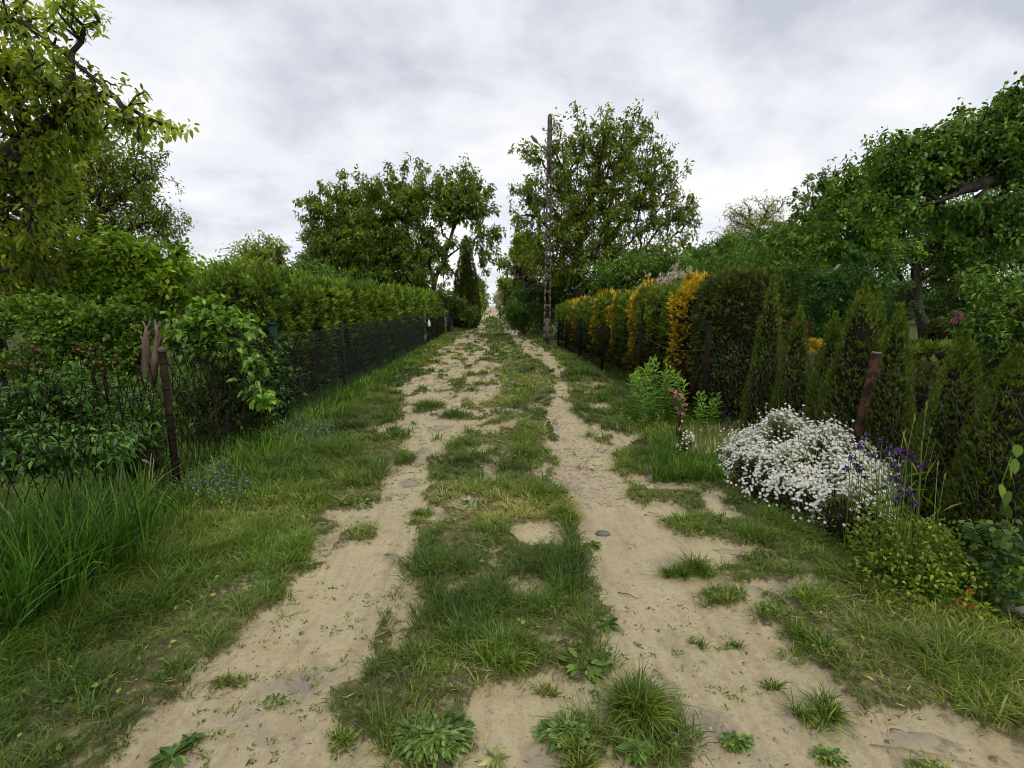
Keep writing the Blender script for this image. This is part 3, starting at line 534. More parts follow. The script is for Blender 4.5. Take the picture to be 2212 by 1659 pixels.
tree('cherry_tree', 'broad cherry tree with a forked dark trunk behind the far end of the left hedge', 'cherry tree', 29, None,
     [[(935, 735, 29), (932, 650, 29), (938, 610, 29)], [(938, 610, 29), (960, 560, 29), (1000, 530, 29), (1045, 520, 28), (1085, 545, 27)], [(938, 610, 29), (920, 540, 29), (900, 460, 29)], [(932, 650, 29), (880, 560, 29), (800, 520, 29), (740, 470, 29)], [(960, 560, 29), (985, 480, 29), (1005, 420, 29)], [(932, 650, 29), (960, 610, 29.6), (990, 570, 29.8), (1010, 530, 30)], [(880, 560, 29), (840, 480, 29), (820, 420, 29)]],
     [(800, 470, 80, 50), (730, 460, 50, 30), (700, 520, 40, 34), (750, 610, 70, 24), (870, 450, 90, 60), (900, 420, 50, 40), (975, 440, 56, 55), (1030, 450, 30, 50), (860, 560, 110, 50), (780, 540, 80, 50), (940, 530, 50, 46), (1040, 505, 36, 29), (1075, 500, 24, 20), (820, 600, 90, 24), (1000, 400, 30, 24), (720, 420, 30, 16), (880, 600, 60, 30), (760, 580, 60, 30), (700, 450, 40, 24), (760, 420, 50, 29), (840, 410, 40, 24), (950, 410, 40, 26), (1060, 460, 24, 30), (820, 520, 100, 50), (690, 400+60, 34, 30), (740, 600, 60, 24)],
     1450, 46000, .215, .10, 'cherry', rt=.27, spread=.17, seed=9, droop=.9, shoots=[((740, 440), (645, 432)), ((730, 470), (650, 470)), ((720, 430), (690, 392)), ((750, 430), (740, 375)), ((800, 430), (772, 372)), ((850, 410), (838, 350)), ((820, 430), (812, 378)), ((865, 400), (880, 345)), ((905, 410), (902, 343)), ((935, 400), (960, 358)), ((970, 410), (975, 365)), ((1020, 420), (1024, 358)), ((1050, 430), (1062, 395)), ((900, 420), (925, 360)), ((1000, 400), (1006, 345)), ((985, 400), (988, 358)), ((1030, 420), (1042, 385)), ((800, 430), (795, 395)), ((1050, 540), (1080, 575)), ((1040, 530), (1045, 590)), ((690, 440), (675, 470))])
tree('walnut_tree', 'smaller brown-green tree left of the broad cherry tree', 'tree', 30, None,
     [[(735, 690, 30), (730, 600, 30), (715, 550, 30)], [(715, 550, 30), (680, 510, 30)], [(730, 600, 30), (680, 560, 30)]],
     [(700, 510, 44, 40), (680, 545, 36, 30), (720, 560, 60, 40), (655, 505, 14, 20), (665, 570, 30, 20), (740, 510, 50, 50)], 340, 9000, .19, .075, 'walnutback', rt=.2, spread=.2, seed=10)
tree('garden_tree', 'rounded light green tree above the left hedge beside a small dark conifer', 'tree', 30, None,
     [[(570, 690, 30), (570, 590, 30)], [(570, 590, 30), (550, 540, 30)]], [(560, 560, 56, 34), (585, 540, 36, 26), (540, 545, 20, 22), (530, 570, 30, 20)], 240, 5000, .17, .08, 'yellowleaf', rt=.15, spread=.2, seed=11, shoots=[((536, 550), (536, 510))])
tree('big_walnut_tree', 'tall round walnut tree behind the concrete pole and the right hedge', 'walnut tree', 23, None,
     [[(1249, 742, 23), (1249, 640, 23), (1250, 560, 23), (1252, 480, 23)], [(1252, 480, 23), (1230, 400, 23), (1200, 330, 23)], [(1252, 480, 23), (1290, 380, 23), (1310, 290, 23)], [(1250, 560, 23), (1190, 500, 23), (1140, 440, 23)],
      [(1322, 742, 24), (1322, 660, 24), (1330, 610, 24), (1310, 520, 24), (1320, 420, 24), (1340, 330, 24)], [(1330, 610, 24), (1390, 560, 24), (1450, 520, 24)], [(1310, 520, 24), (1370, 450, 24), (1420, 380, 24)], [(1330, 610, 24), (1420, 570, 24), (1470, 560, 24)]],
     [(1300, 300, 80, 44), (1230, 320, 60, 50), (1370, 300, 60, 50), (1330, 370, 110, 70), (1210, 400, 80, 60), (1160, 340, 40, 26), (1150, 430, 50, 40), (1420, 400, 56, 60), (1290, 450, 130, 60), (1420, 470, 70, 50), (1470, 450, 30, 30), (1200, 500, 80, 40), (1300, 530, 130, 46), (1440, 540, 60, 36), (1120, 470, 26, 36), (1390, 350, 50, 50), (1380, 580, 110, 30), (1230, 580, 100, 40), (1180, 560, 60, 40), (1490, 480, 16, 30)],
     1500, 33000, .19, .08, 'walnut', rt=.24, spread=.17, seed=12, droop=.5, minr=.008, shoots=[((1250, 290), (1245, 228)), ((1300, 270), (1312, 236)), ((1365, 270), (1370, 235)), ((1400, 290), (1408, 250)), ((1150, 340), (1115, 320)), ((1430, 350), (1445, 318)), ((1460, 390), (1485, 362)), ((1470, 470), (1495, 430)), ((1480, 520), (1515, 480)), ((1440, 560), (1510, 560)), ((1190, 300), (1205, 262))])
# small shrubs under the walnut and beside the lane
SH = [  # label, Y, lobes, leaves, material, L, W
 ('green bush bulging onto the verge left of the concrete pole', 27, [(1130, 690, 34, 26), (1160, 675, 30, 26), (1110, 670, 20, 22), (1175, 700, 18, 20)], 6500, 'mid', .14, .07),
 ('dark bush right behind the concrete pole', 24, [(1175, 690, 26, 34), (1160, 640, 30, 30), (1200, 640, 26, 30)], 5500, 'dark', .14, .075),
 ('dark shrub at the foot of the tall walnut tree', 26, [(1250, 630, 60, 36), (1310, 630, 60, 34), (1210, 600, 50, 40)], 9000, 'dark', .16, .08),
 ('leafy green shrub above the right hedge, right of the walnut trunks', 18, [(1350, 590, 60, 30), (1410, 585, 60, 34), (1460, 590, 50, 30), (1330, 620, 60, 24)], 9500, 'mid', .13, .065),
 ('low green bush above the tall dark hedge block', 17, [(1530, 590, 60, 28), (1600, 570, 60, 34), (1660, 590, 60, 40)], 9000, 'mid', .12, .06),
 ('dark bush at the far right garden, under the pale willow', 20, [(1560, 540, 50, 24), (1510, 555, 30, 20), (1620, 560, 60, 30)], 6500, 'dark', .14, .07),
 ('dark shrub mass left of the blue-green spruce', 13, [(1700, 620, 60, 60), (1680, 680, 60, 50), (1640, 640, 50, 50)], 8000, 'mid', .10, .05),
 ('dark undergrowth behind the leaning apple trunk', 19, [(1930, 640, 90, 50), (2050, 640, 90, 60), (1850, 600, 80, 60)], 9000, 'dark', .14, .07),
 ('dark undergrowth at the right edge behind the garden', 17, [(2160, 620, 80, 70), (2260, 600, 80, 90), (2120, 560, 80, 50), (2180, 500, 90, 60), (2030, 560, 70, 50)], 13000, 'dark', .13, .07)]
for i, (lab, Y, lb, nl, lm, L_, w_) in enumerate(SH):
    u0 = lb[0][0]; tree('garden_shrub', lab, 'shrub', Y, None, [[(u0, 760, Y), (u0, lb[0][1]+15, Y)]], lb, 190, nl, L_, w_, lm, rt=.06, spread=.17, seed=40+i, part='foliage', trunkpart='stem', group='shrubs right of the lane')
tree('willow_tree', 'pale curly willow with bare twisted twigs on top, far right garden', 'willow', 28, None,
     [[(1640, 700, 28), (1640, 560, 28), (1636, 500, 28)], [(1636, 500, 28), (1600, 460, 28)], [(1636, 500, 28), (1660, 450, 28)]],
     [(1630, 490, 60, 40), (1660, 460, 36, 26), (1600, 470, 34, 26), (1640, 540, 80, 34), (1580, 520, 40, 26)], 460, 11000, .15, .035, 'pale', rt=.2, spread=.2, seed=60, droop=.9,
     shoots=[((1600, 465), (1576, 448)), ((1640, 450), (1634, 424)), ((1665, 445), (1678, 428)), ((1620, 455), (1606, 430)), ((1650, 450), (1655, 422)), ((1590, 480), (1562, 462))])
tree('plum_tree', 'dark fruit tree with upright leafy shoots left of the yellowish apple tree', 'fruit tree', 14, None,
     [[(1745, 745, 14), (1745, 600, 14), (1740, 520, 14)], [(1740, 520, 14), (1770, 450, 14), (1790, 390, 14)]],
     [(1740, 500, 46, 50), (1690, 530, 44, 44), (1720, 560, 50, 40), (1780, 470, 40, 40), (1790, 420, 30, 30), (1760, 580, 60, 30)], 420, 11000, .11, .055, 'mid', rt=.09, spread=.09, seed=61, shoots=[((1735, 500), (1716, 415)), ((1740, 480), (1742, 395)), ((1775, 430), (1772, 378)), ((1765, 420), (1786, 362)), ((1700, 540), (1690, 480))])
tree('garden_tree', 'full fresh green tree between the pale willow and the dark fruit tree', 'tree', 19, None, [[(1650, 740, 19), (1650, 620, 19)]],
     [(1600, 560, 70, 36), (1660, 530, 50, 40), (1540, 575, 50, 26), (1700, 570, 60, 50), (1580, 530, 26, 20), (1500, 560, 24, 20)], 420, 12000, .13, .06, 'mid', rt=.12, spread=.16, seed=71+100)
tree('apple_tree', 'yellowish-leaved apple tree in the middle of the right garden', 'apple tree', 11, None,
     [[(1900, 745, 11), (1890, 640, 11), (1850, 560, 11), (1830, 500, 11)], [(1850, 560, 11), (1880, 480, 11), (1880, 400, 11)]],
     [(1830, 470, 70, 60), (1870, 400, 60, 50), (1900, 460, 60, 60), (1800, 530, 60, 40), (1860, 540, 80, 40), (1800, 420, 30, 30), (1910, 350, 50, 30)], 460, 13000, .10, .05, 'fresh', rt=.10, spread=.1, seed=62,
     shoots=[((1850, 380), (1830, 345)), ((1900, 340), (1885, 300)), ((1910, 330), (1912, 285)), ((1820, 410), (1800, 362)), ((1935, 330), (1945, 300))])
tree('old_apple_tree', 'old apple tree with a thick leaning grey trunk in the right garden', 'apple tree', 13.5, None,
     [[(2004, 752, 13.5), (1994, 700, 13.5), (1978, 640, 13.5), (1976, 570, 13.5), (1980, 500, 13.5)], [(1978, 650, 13.5), (1940, 590, 13.5), (1920, 540, 13.4), (1900, 500, 13.3)], [(1978, 590, 13.5), (2040, 520, 13.5), (2090, 500, 13.5)], [(1980, 500, 13.5), (2010, 440, 13.5)]],
     [(1980, 480, 90, 50), (2060, 500, 90, 46), (1920, 500, 60, 50), (2130, 520, 80, 50), (2040, 560, 60, 26), (2200, 500, 60, 60), (2000, 540, 80, 20), (2110, 580, 60, 26), (2150, 460, 90, 40), (2050, 600, 60, 20), (1900, 560, 60, 30)], 640, 21000, .11, .055, 'mid', rt=.13, spread=.13, seed=63)
tree('apple_tree', 'nearest apple tree on the right, thick dark limb reaching in over the garden', 'apple tree', 7, None,
     [[('w', 9.6, 7.2, 0), ('w', 9.4, 7.2, 1.5), ('w', 9.0, 7.1, 2.8)], [('w', 9.0, 7.1, 2.8), (2212, 396, 7), (2150, 388, 6.9), (2100, 402, 6.8), (2040, 430, 6.7), (1985, 445, 6.6), (1930, 440, 6.6)], [(2150, 388, 6.9), (2100, 440, 6.7), (2070, 446, 6.6)], [('w', 9.0, 7.1, 2.8), (2180, 300, 7), (2100, 270, 7), (2020, 290, 7)], [('w', 9.0, 7.1, 2.8), (2400, 300, 7)], [(2100, 402, 6.8), (2080, 350, 6.8), (2000, 330, 6.8)]],
     [(2060, 310, 90, 40), (2160, 290, 80, 60), (2200, 250, 60, 50), (1980, 340, 70, 36), (1930, 400, 60, 46), (2000, 400, 80, 36), (2110, 360, 80, 40), (2190, 350, 50, 50), (2100, 470, 90, 34), (1960, 440, 60, 20), (2190, 470, 60, 50), (1920, 360, 50, 36), (2200, 210, 40, 20), (2350, 320, 140, 130), (2140, 510, 60, 26), (1870, 430, 26, 40)],
     1300, 38000, .07, .042, 'mid', rt=.17, spread=.08, seed=64, six=True, droop=.4, tipmax=3)
tree('leafy_shrub', 'light green leafy shrub behind the fence at the right edge', 'shrub', 5, None,
     [[(2160, 900, 5), (2150, 780, 5)], [(2150, 780, 5), (2130, 700, 5)], [(2150, 780, 5), (2190, 660, 5)]],
     [(2150, 650, 60, 46), (2200, 640, 50, 50), (2120, 700, 46, 50), (2190, 720, 60, 60), (2170, 800, 60, 60), (2110, 760, 20, 40), (2260, 700, 60, 100)], 420, 7800, .065, .025, 'mid', rt=.03, spread=.07, seed=65, part='foliage', trunkpart='stem', shoots=[((2105, 640), (2098, 590)), ((2170, 620), (2172, 580)), ((2120, 650), (2108, 612))])
tree('spruce', 'wide blue-green spruce bush in the right garden', 'spruce', 9.5, None,
     [[(1830, 800, 9.5), (1830, 690, 9.5), (1830, 610, 9.5)]],
     [(1830, 600, 60, 40), (1790, 640, 60, 40), (1880, 640, 60, 40), (1760, 690, 40, 30), (1840, 680, 90, 40), (1910, 680, 40, 30), (1850, 560, 24, 26), (1770, 600, 30, 20), (1800, 720, 60, 20)], 620, 30000, .08, .018, 'spruce', rt=.05, spread=.045, seed=66, droop=-.1, part='foliage', minr=.01)
tree('barberry', 'small dark red barberry shrub between the conical thujas', 'shrub', 8.5, None, [[(1722, 830, 8.5), (1722, 740, 8.5)]],
     [(1720, 705, 22, 22), (1712, 730, 18, 26), (1735, 715, 18, 20)], 90, 1800, .05, .025, 'redleaf', rt=.02, spread=.04, seed=67, part='foliage', trunkpart='stem')
tree('yellow_shrub', 'small rounded shrub in bright yellow bloom behind the conical thujas', 'shrub', 8, None, [[(1762, 840, 8), (1762, 770, 8)]],
     [(1762, 745, 20, 16), (1772, 752, 14, 14)], 60, 1300, .035, .028, 'yellowflower', rt=.015, spread=.025, seed=68, part='foliage', trunkpart='stem')
tree('brown_shrub', 'dark purple-brown shrub under the blue-green spruce', 'shrub', 9, None, [[(1800, 840, 9), (1800, 760, 9)]],
     [(1790, 745, 36, 22), (1825, 750, 30, 20)], 70, 1600, .06, .03, 'brownleaf', rt=.02, spread=.05, seed=69, part='foliage', trunkpart='stem')
tree('variegated_willow', 'whitish feathery shrub rising over the right hedge', 'shrub', 10.5, None, [[(1458, 800, 10.5), (1458, 640, 10.5)]],
     [(1450, 612, 44, 16), (1465, 598, 36, 14), (1450, 640, 60, 20)], 160, 3200, .07, .018, 'creamflower', rt=.02, spread=.035, seed=70, part='foliage', trunkpart='stem', droop=-.7,
     shoots=[((1455, 620), (1432, 592)), ((1460, 620), (1450, 578)), ((1465, 620), (1468, 576)), ((1470, 620), (1490, 586)), ((1440, 620), (1415, 605)), ((1480, 615), (1503, 596))])
# plants along the distant part of the lane
tree('white_lilac', 'shrub with big creamy blossoms beside the lane, left, before the tall dark thuja', 'lilac', 38, None, [[(1010, 700, 38), (1012, 650, 38)]],
     [(1008, 640, 22, 22), (990, 650, 20, 22), (1022, 650, 12, 18), (1000, 668, 26, 14)], 130, 2600, .22, .10, 'mid', rt=.06, spread=.15, seed=71, part='foliage', trunkpart='stem')
reseed(72); P = lobe_points([(995, 622, 14, 9, 37.2), (1012, 618, 12, 10, 37.2), (1002, 632, 14, 6, 37.2), (1018, 632, 5, 6, 37.2)], 800, 37)
blm = mk('blossoms', leafs(P, rng.normal(0, 1, (800, 3)), .16, .12), M['creamflower'], bpy.data.objects['white_lilac'])
for i, (nm, lab, cat, Y, lb, nl, lm, L_, w_) in enumerate([
    ('lane_shrub', 'light yellow-green shrub leaning out on the left side of the far lane', 'shrub', 52, [(1028, 645, 9, 18), (1033, 656, 8, 12)], 1800, 'yellowleaf', .24, .12),
    ('lane_tree', 'far green tree at the left mouth of the lane', 'tree', 70, [(1037, 625, 12, 26), (1030, 640, 14, 22), (1040, 645, 9, 20)], 3600, 'mid', .34, .16),
    ('lane_tree', 'farthest dark trees left of the blue gate', 'tree', 120, [(1040, 650, 12, 14), (1044, 655, 10, 9)], 1500, 'dark', .5, .25),
    ('lane_tree', 'far yellow-green tree right of the sky gap at the end of the lane', 'tree', 50, [(1095, 575, 20, 22), (1090, 605, 20, 24), (1105, 620, 26, 26), (1085, 630, 12, 18), (1120, 560, 26, 30)], 7500, 'yellowleaf', .24, .12),
    ('lane_tree', 'tall yellow-green tree left of the concrete pole', 'tree', 33, [(1130, 525, 26, 26), (1120, 550, 24, 20), (1150, 540, 26, 34)], 6500, 'yellowleaf', .2, .1),
    ('lane_shrub', 'pale flowering shrub hanging over the right side of the far lane', 'shrub', 62, [(1080, 640, 9, 14), (1084, 650, 10, 12)], 1500, 'creamflower', .24, .12),
    ('lane_shrub', 'dark shrub at the far right end of the lane beside the blue gate', 'shrub', 110, [(1074, 650, 6, 12), (1082, 648, 10, 16)], 1200, 'dark', .45, .22),
    ('lane_shrub', 'narrow tall dark clipped shrub on the right of the far lane', 'shrub', 42, [(1100, 655, 12, 26), (1104, 640, 12, 16), (1106, 670, 10, 18)], 4200, 'thujadark', .2, .07),
    ('lane_shrub', 'dense green shrub between the clipped shrub and the verge bush', 'shrub', 34, [(1122, 650, 16, 30), (1112, 672, 12, 18)], 4200, 'mid', .18, .09),
    ('purple_leaved_tree', 'dark purple-brown tree behind the yellow-green one, left of the pole', 'tree', 36, [(1135, 580, 22, 28), (1130, 615, 20, 28), (1150, 620, 22, 36)], 6500, 'brownleaf', .18, .09),
    ('lane_shrub', 'leafy green bush beside the dark plank fence', 'shrub', 34, [(1012, 680, 9, 13), (1020, 672, 8, 10)], 1500, 'mid', .16, .08),
    ('lane_shrub', 'dark bush over the plank fence under the cherry tree', 'shrub', 29, [(975, 655, 26, 16), (955, 650, 24, 14), (990, 668, 14, 16)], 4000, 'dark', .14, .07)]):
    u0 = lb[0][0]; tree(nm, lab, cat, Y, None, [[(u0, 700, Y), (u0, lb[0][1], Y)]], lb, 130, nl, L_, w_, lm, rt=.08, spread=.16 if Y < 60 else .3, seed=80+i, part='foliage' if cat == 'shrub' else 'crown', trunkpart='stem' if cat == 'shrub' else 'trunk', group='plants along the far lane')
# distant tree line closing the gardens
for i, (lab, u, Y, w, h) in enumerate([('distant green tree behind the left gardens, nearest the left edge', 90, 42, 230, 90), ('distant tree behind the left gardens above the hedge', 380, 48, 150, 54), ('distant low tree behind the left hedge, far left of the cherry', 540, 60, 130, 34), ('distant tree behind the cherry tree', 850, 55, 200, 60),
        ('distant tree behind the tall walnut', 1260, 60, 170, 66), ('distant tree behind the right hedge', 1430, 55, 120, 66), ('distant tree behind the pale willow', 1620, 50, 160, 80), ('distant tree behind the spruce', 1850, 45, 180, 110), ('distant tree at the right edge', 2110, 42, 220, 110)]):
    tree('distant_tree', lab, 'tree', Y, None, [[(u, 690, Y), (u, 640, Y)]], [(u, 640, w*.7, h*.5), (u-w*.4, 640, w*.4, h*.4), (u+w*.4, 640, w*.4, h*.4), (u-w*.15, 670-h*.55, w*.3, h*.35), (u, 672, w, 20)], 260, 6500, .34, .18, 'mid' if i % 2 else 'dark', rt=.25, spread=.4, seed=100+i, group='distant trees')

# ------------------------------------------------------------------ clipped and conical thujas
def sprays(P, Nn, n, L, upk=.6, jit=.4, wk=.26):
    D = nrm(Nn*.75+np.array([0, 0, upk])+rng.normal(0, jit, P.shape)); Sd = nrm(np.cross(D, nrm(Nn+rng.normal(0, .8, P.shape)))); L = L*rng.uniform(.6, 1.3, len(P)); R = rng.random(len(P))*.7; g = Geo()
    for a, k, b in ((0, 1, .3), (.6, .72, .15), (-.6, .72, .15), (1.05, .5, 0), (-1.05, .5, 0)):
        Da = D*math.cos(a)+Sd*math.sin(a); g.add(*leafs(P+D*(L*.2)[:, None]*(1 if abs(a) < 1 else -.3), Da, L*k, L*k*wk, np.cross(Da, nrm(np.cross(D, Sd)))+1e-6, fold=.1, droop=.06, R=np.clip(R+b, 0, 1)))
    return g.out()
def boxbush(w, d, h, n, L, seed, p=5, bulge=.09, low_bare_shade=.0, pq=None, upk=.6):
    reseed(seed); a, b, c = w/2, d/2, h/2; pq = pq or p
    ar = np.array([d*h, d*h, w*h, w*h, w*d*1.3]); f = rng.choice(5, n, p=ar/ar.sum()); q = rng.uniform(-1, 1, (n, 3))
    q[f == 0, 0] = -1; q[f == 1, 0] = 1; q[f == 2, 1] = -1; q[f == 3, 1] = 1; q[f == 4, 2] = 1
    s = ((np.abs(q[:, 0])**pq+np.abs(q[:, 1])**pq)**(p/pq)+np.abs(q[:, 2])**p)**(-1/p); q = q*s[:, None]; Nn = nrm(np.sign(q)*np.abs(q)**(p-1)/np.array([a, b, c])); P = q*np.array([a, b, c])
    nz = fbm(P[:, 0]*5+P[:, 1]*5+seed, P[:, 2]*4, seed, 2)-.5; nz2 = fbm(P[:, 0]*14+P[:, 1]*14+seed, P[:, 2]*11, seed+5, 2)-.5
    P = P+Nn*(nz*bulge*2+nz2*bulge*.9-.03)[:, None]; P[:, 2] += h/2
    if low_bare_shade:  # thinner sprays below this height: bare interior, and shade built into the foliage
        kk = rng.random(n) < np.where(P[:, 2] > low_bare_shade, 1, .22+.3*P[:, 2]/low_bare_shade); P, Nn = P[kk], Nn[kk]; n = len(P)
    g = Geo(); v, f, R = sprays(P, Nn, n, L, upk); R = np.clip(R+.22*sst(.8*h, h, v[:, 2])-(.45*sst(low_bare_shade+.1, low_bare_shade-.3, v[:, 2]) if low_bare_shade else 0), 0, 1); g.add(v, f, R); m = int(n*.08)      # low sprays coloured darker as painted shade; loose tips on top
    k = rng.choice(np.where(P[:, 2] > h*.86)[0], m); g.add(*sprays(P[k]+[0, 0, .02], np.tile([0, 0, 1.], (m, 1)), m, L*1.5, 1.2, .3))
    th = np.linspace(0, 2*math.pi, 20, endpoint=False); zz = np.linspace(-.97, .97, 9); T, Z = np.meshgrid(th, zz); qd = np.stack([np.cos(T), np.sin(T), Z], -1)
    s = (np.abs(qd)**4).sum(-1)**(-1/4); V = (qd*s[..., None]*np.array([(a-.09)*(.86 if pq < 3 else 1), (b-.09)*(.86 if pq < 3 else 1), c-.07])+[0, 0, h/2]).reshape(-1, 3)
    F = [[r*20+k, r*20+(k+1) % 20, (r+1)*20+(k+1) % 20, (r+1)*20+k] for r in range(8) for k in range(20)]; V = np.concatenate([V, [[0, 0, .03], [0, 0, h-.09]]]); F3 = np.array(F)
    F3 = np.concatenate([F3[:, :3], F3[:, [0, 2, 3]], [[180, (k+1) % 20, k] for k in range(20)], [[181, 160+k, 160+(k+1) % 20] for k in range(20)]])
    return g.out(), (V, F3, None)
def conebush(R0, h, n, L, seed, pw=.8):
    reseed(seed); t = 1-np.sqrt(rng.random(n)); t = np.r_[t[:int(n*.93)], rng.uniform(.85, 1.03, n-int(n*.93))]; th = rng.uniform(0, 6.283, n)
    r = R0*np.clip(1-t, 0, 1)**pw*(.55+.45*sst(0, .18, t+.05))*(1+.35*(fbm(th*1.3+seed, t*7, seed, 2)-.5)); P = np.stack([r*np.cos(th), r*np.sin(th), t*h+.03], 1); Nn = np.stack([np.cos(th), np.sin(th), 0*th+.25], 1)
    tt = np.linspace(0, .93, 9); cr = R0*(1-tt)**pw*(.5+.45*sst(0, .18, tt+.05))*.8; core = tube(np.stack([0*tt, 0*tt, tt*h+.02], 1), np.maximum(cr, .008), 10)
    return sprays(P, Nn, n, L, 1.1, .28, .22), core
def plant_bush(name, label, cat, x, y, geo, lm, group=None, z=None, rz=0):
    z = terr(x, y) if z is None else z
    r = thing(name, label, cat, (x, y, z), group); o = np.array([x, y, z]); cr, sr = math.cos(rz), math.sin(rz); Rm = np.array([[cr, sr, 0], [-sr, cr, 0], [0, 0, 1]])
    for nm, g, m in (('foliage', geo[0], lm), ('twigs', geo[1], M['core'])): mk(nm, (g[0]@Rm+o, g[1], g[2]), m, r)
    return r
ORD = ['nearest', 'second', 'third', 'fourth', 'fifth', 'sixth', 'seventh', 'eighth', 'ninth', 'tenth', 'eleventh', 'twelfth', 'thirteenth', 'fourteenth', 'fifteenth', 'sixteenth', 'seventeenth', 'eighteenth', 'nineteenth', 'twentieth', 'twenty-first', 'twenty-second', 'twenty-third', 'twenty-fourth', 'twenty-fifth', 'twenty-sixth', 'twenty-seventh', 'twenty-eighth', 'twenty-ninth', 'thirtieth']
def left_hedge():
    y = 6.75; k = 0
    while y < 27.6:
        w = .80; n = 4600 if y < 9 else (3200 if y < 13 else (1700 if y < 19 else 1100)); L = .068 if y < 9 else (.10 if y < 13 else (.13 if y < 19 else .17)); h = 2.0+.006*(y-7)+rng.uniform(-.05, .05)
        g = boxbush(1.02, w*1.12*rng.uniform(.95, 1.08), h, n, L*1.15, 200+k, p=4.5, bulge=.15, low_bare_shade=1.15, pq=2.3, upk=.42); reseed(300+k)
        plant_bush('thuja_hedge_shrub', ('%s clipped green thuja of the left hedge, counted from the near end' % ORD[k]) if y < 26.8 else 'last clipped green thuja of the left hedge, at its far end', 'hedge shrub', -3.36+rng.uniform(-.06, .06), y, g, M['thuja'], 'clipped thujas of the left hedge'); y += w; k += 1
    # two deeper bushes close the near end of the hedge
    for j, (x, y0) in enumerate(()):
        plant_bush('thuja_hedge_shrub', ['green thuja bush set back behind the near end of the left hedge', 'outermost green thuja bush left of the hedge end'][j], 'hedge shrub', x, y0, boxbush(.95, .95, 2.02-.04*j, 2600, .115, 260+j, p=3.4, bulge=.16), M['thuja'])
left_hedge()
def right_hedge():
    def yx(u, X=2.98): return atx(u, 662, X)[1]
    gold = [yx(u) for u in (1476, 1372, 1328, 1292, 1246, 1231)]; k = 0; gi = 0; reseed(400); names = ['broad golden thuja next to the tall dark hedge block', 'second golden thuja, between two dark green ones, right hedge', 'third golden thuja of the right hedge', 'fourth golden thuja of the right hedge, with a bright top', 'fifth golden thuja, small, towards the far end of the right hedge', 'farthest golden thuja of the right hedge']
    for y, nm in zip(gold, names):
        h = 2.02-.021*(y-7); g = boxbush(.74, [.52, .42, .26, .34, .24, .24][gi], h+.0, 3200 if y < 12 else 1700, .072 if y < 12 else .11, 410+gi, p=4, bulge=.14, upk=.4); (V, F, R) = g[0]
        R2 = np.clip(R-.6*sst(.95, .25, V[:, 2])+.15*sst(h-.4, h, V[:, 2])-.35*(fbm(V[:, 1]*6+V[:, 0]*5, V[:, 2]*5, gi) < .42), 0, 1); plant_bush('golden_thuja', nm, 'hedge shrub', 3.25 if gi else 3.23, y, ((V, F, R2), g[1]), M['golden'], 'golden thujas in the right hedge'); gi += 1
    gy = sorted(gold); edges = [yx(1500)]+gy+[22.5]; kk = 0
    edges = gy+[22.2]
    for a, b in zip(edges[:-1], edges[1:]):
        a += .17; b -= .15; m = max(1, int(round((b-a)/.85)))
        if b-a < .25: continue
        for q in range(m):
            y = a+(q+.5)*(b-a)/m; w = (b-a)/m; h = 1.97-.021*(y-7)
            plant_bush('thuja_hedge_shrub', '%s clipped dark green thuja of the right hedge, counted from the near end' % ORD[kk], 'hedge shrub', 3.27, y, boxbush(.84, w*1.0, h, 3400 if y < 12 else 1700, .062 if y < 12 else .09, 430+kk, p=5, bulge=.10, low_bare_shade=1.1, pq=2.6, upk=.35), M['thujacone' if kk % 3 else 'thuja'], 'clipped green thujas of the right hedge'); kk += 1
    plant_bush('thuja_hedge_block', 'tall wide dark clipped thuja standing out at the near end of the right hedge', 'hedge shrub', 3.42, 6.70, boxbush(1.02, .98, 2.07, 9500, .058, 460, p=4.2, bulge=.10, pq=3, upk=.3), M['thujadark'])
right_hedge()
CT = [(1670, 622, 3.08, .235), (1727, 690, 3.12, .235), (1803, 705, 3.1, .215), (1866, 640, 3.12, .31), (1892, 652, 3.45, .27), (1941, 693, 3.15, .225), (2082, 755, 3.12, .26), (2196, 790, 3.15, .29)]
CN = ['conical young thuja touching the tall dark hedge block', 'slim conical thuja in front of the dark red shrub', 'slender conical thuja just right of the yellow blossom', 'tallest conical thuja of the row behind the right fence', 'conical thuja half hidden behind the tallest one', 'conical thuja just right of the rusty post', 'conical thuja behind the purple flowers, second from the right edge', 'conical thuja at the right edge behind the climbing leaves']
for i, (u, v, X, R0) in enumerate(CT):
    p = atx(u, v, X); h = p[2]+.04; nn = 6500 if p[1] < 4.4 else 5200
    plant_bush('conical_thuja', CN[i], 'thuja', X, p[1], conebush(R0*1.03, h, nn, .034, 480+i, .66), M['thujacone'], 'conical young thujas behind the right fence')
for i, (y, x) in enumerate(((5.9, 4.55), (5.0, 4.5), (4.1, 4.4), (3.3, 4.4))):
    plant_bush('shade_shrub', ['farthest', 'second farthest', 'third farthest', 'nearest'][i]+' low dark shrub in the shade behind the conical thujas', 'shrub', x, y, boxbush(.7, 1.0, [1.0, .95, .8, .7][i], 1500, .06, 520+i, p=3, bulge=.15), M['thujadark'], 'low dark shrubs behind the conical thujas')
# tall thuja by the far lane and the small one over the hedge
c = at(1010, 690, 36); plant_bush('tall_thuja', 'tall dark pointed thuja beside the lane behind the cherry tree', 'thuja', c[0]-.05, 36, conebush(1.05, at(1010, 520, 36)[2], 5200, .22, 495, .55), M['thujadark'])
c = at(613, 690, 21); plant_bush('small_conifer', 'small dark conifer tip above the left hedge', 'conifer', c[0], 21, conebush(.42, at(613, 548, 21)[2], 1300, .16, 496, .5), M['thujadark'])
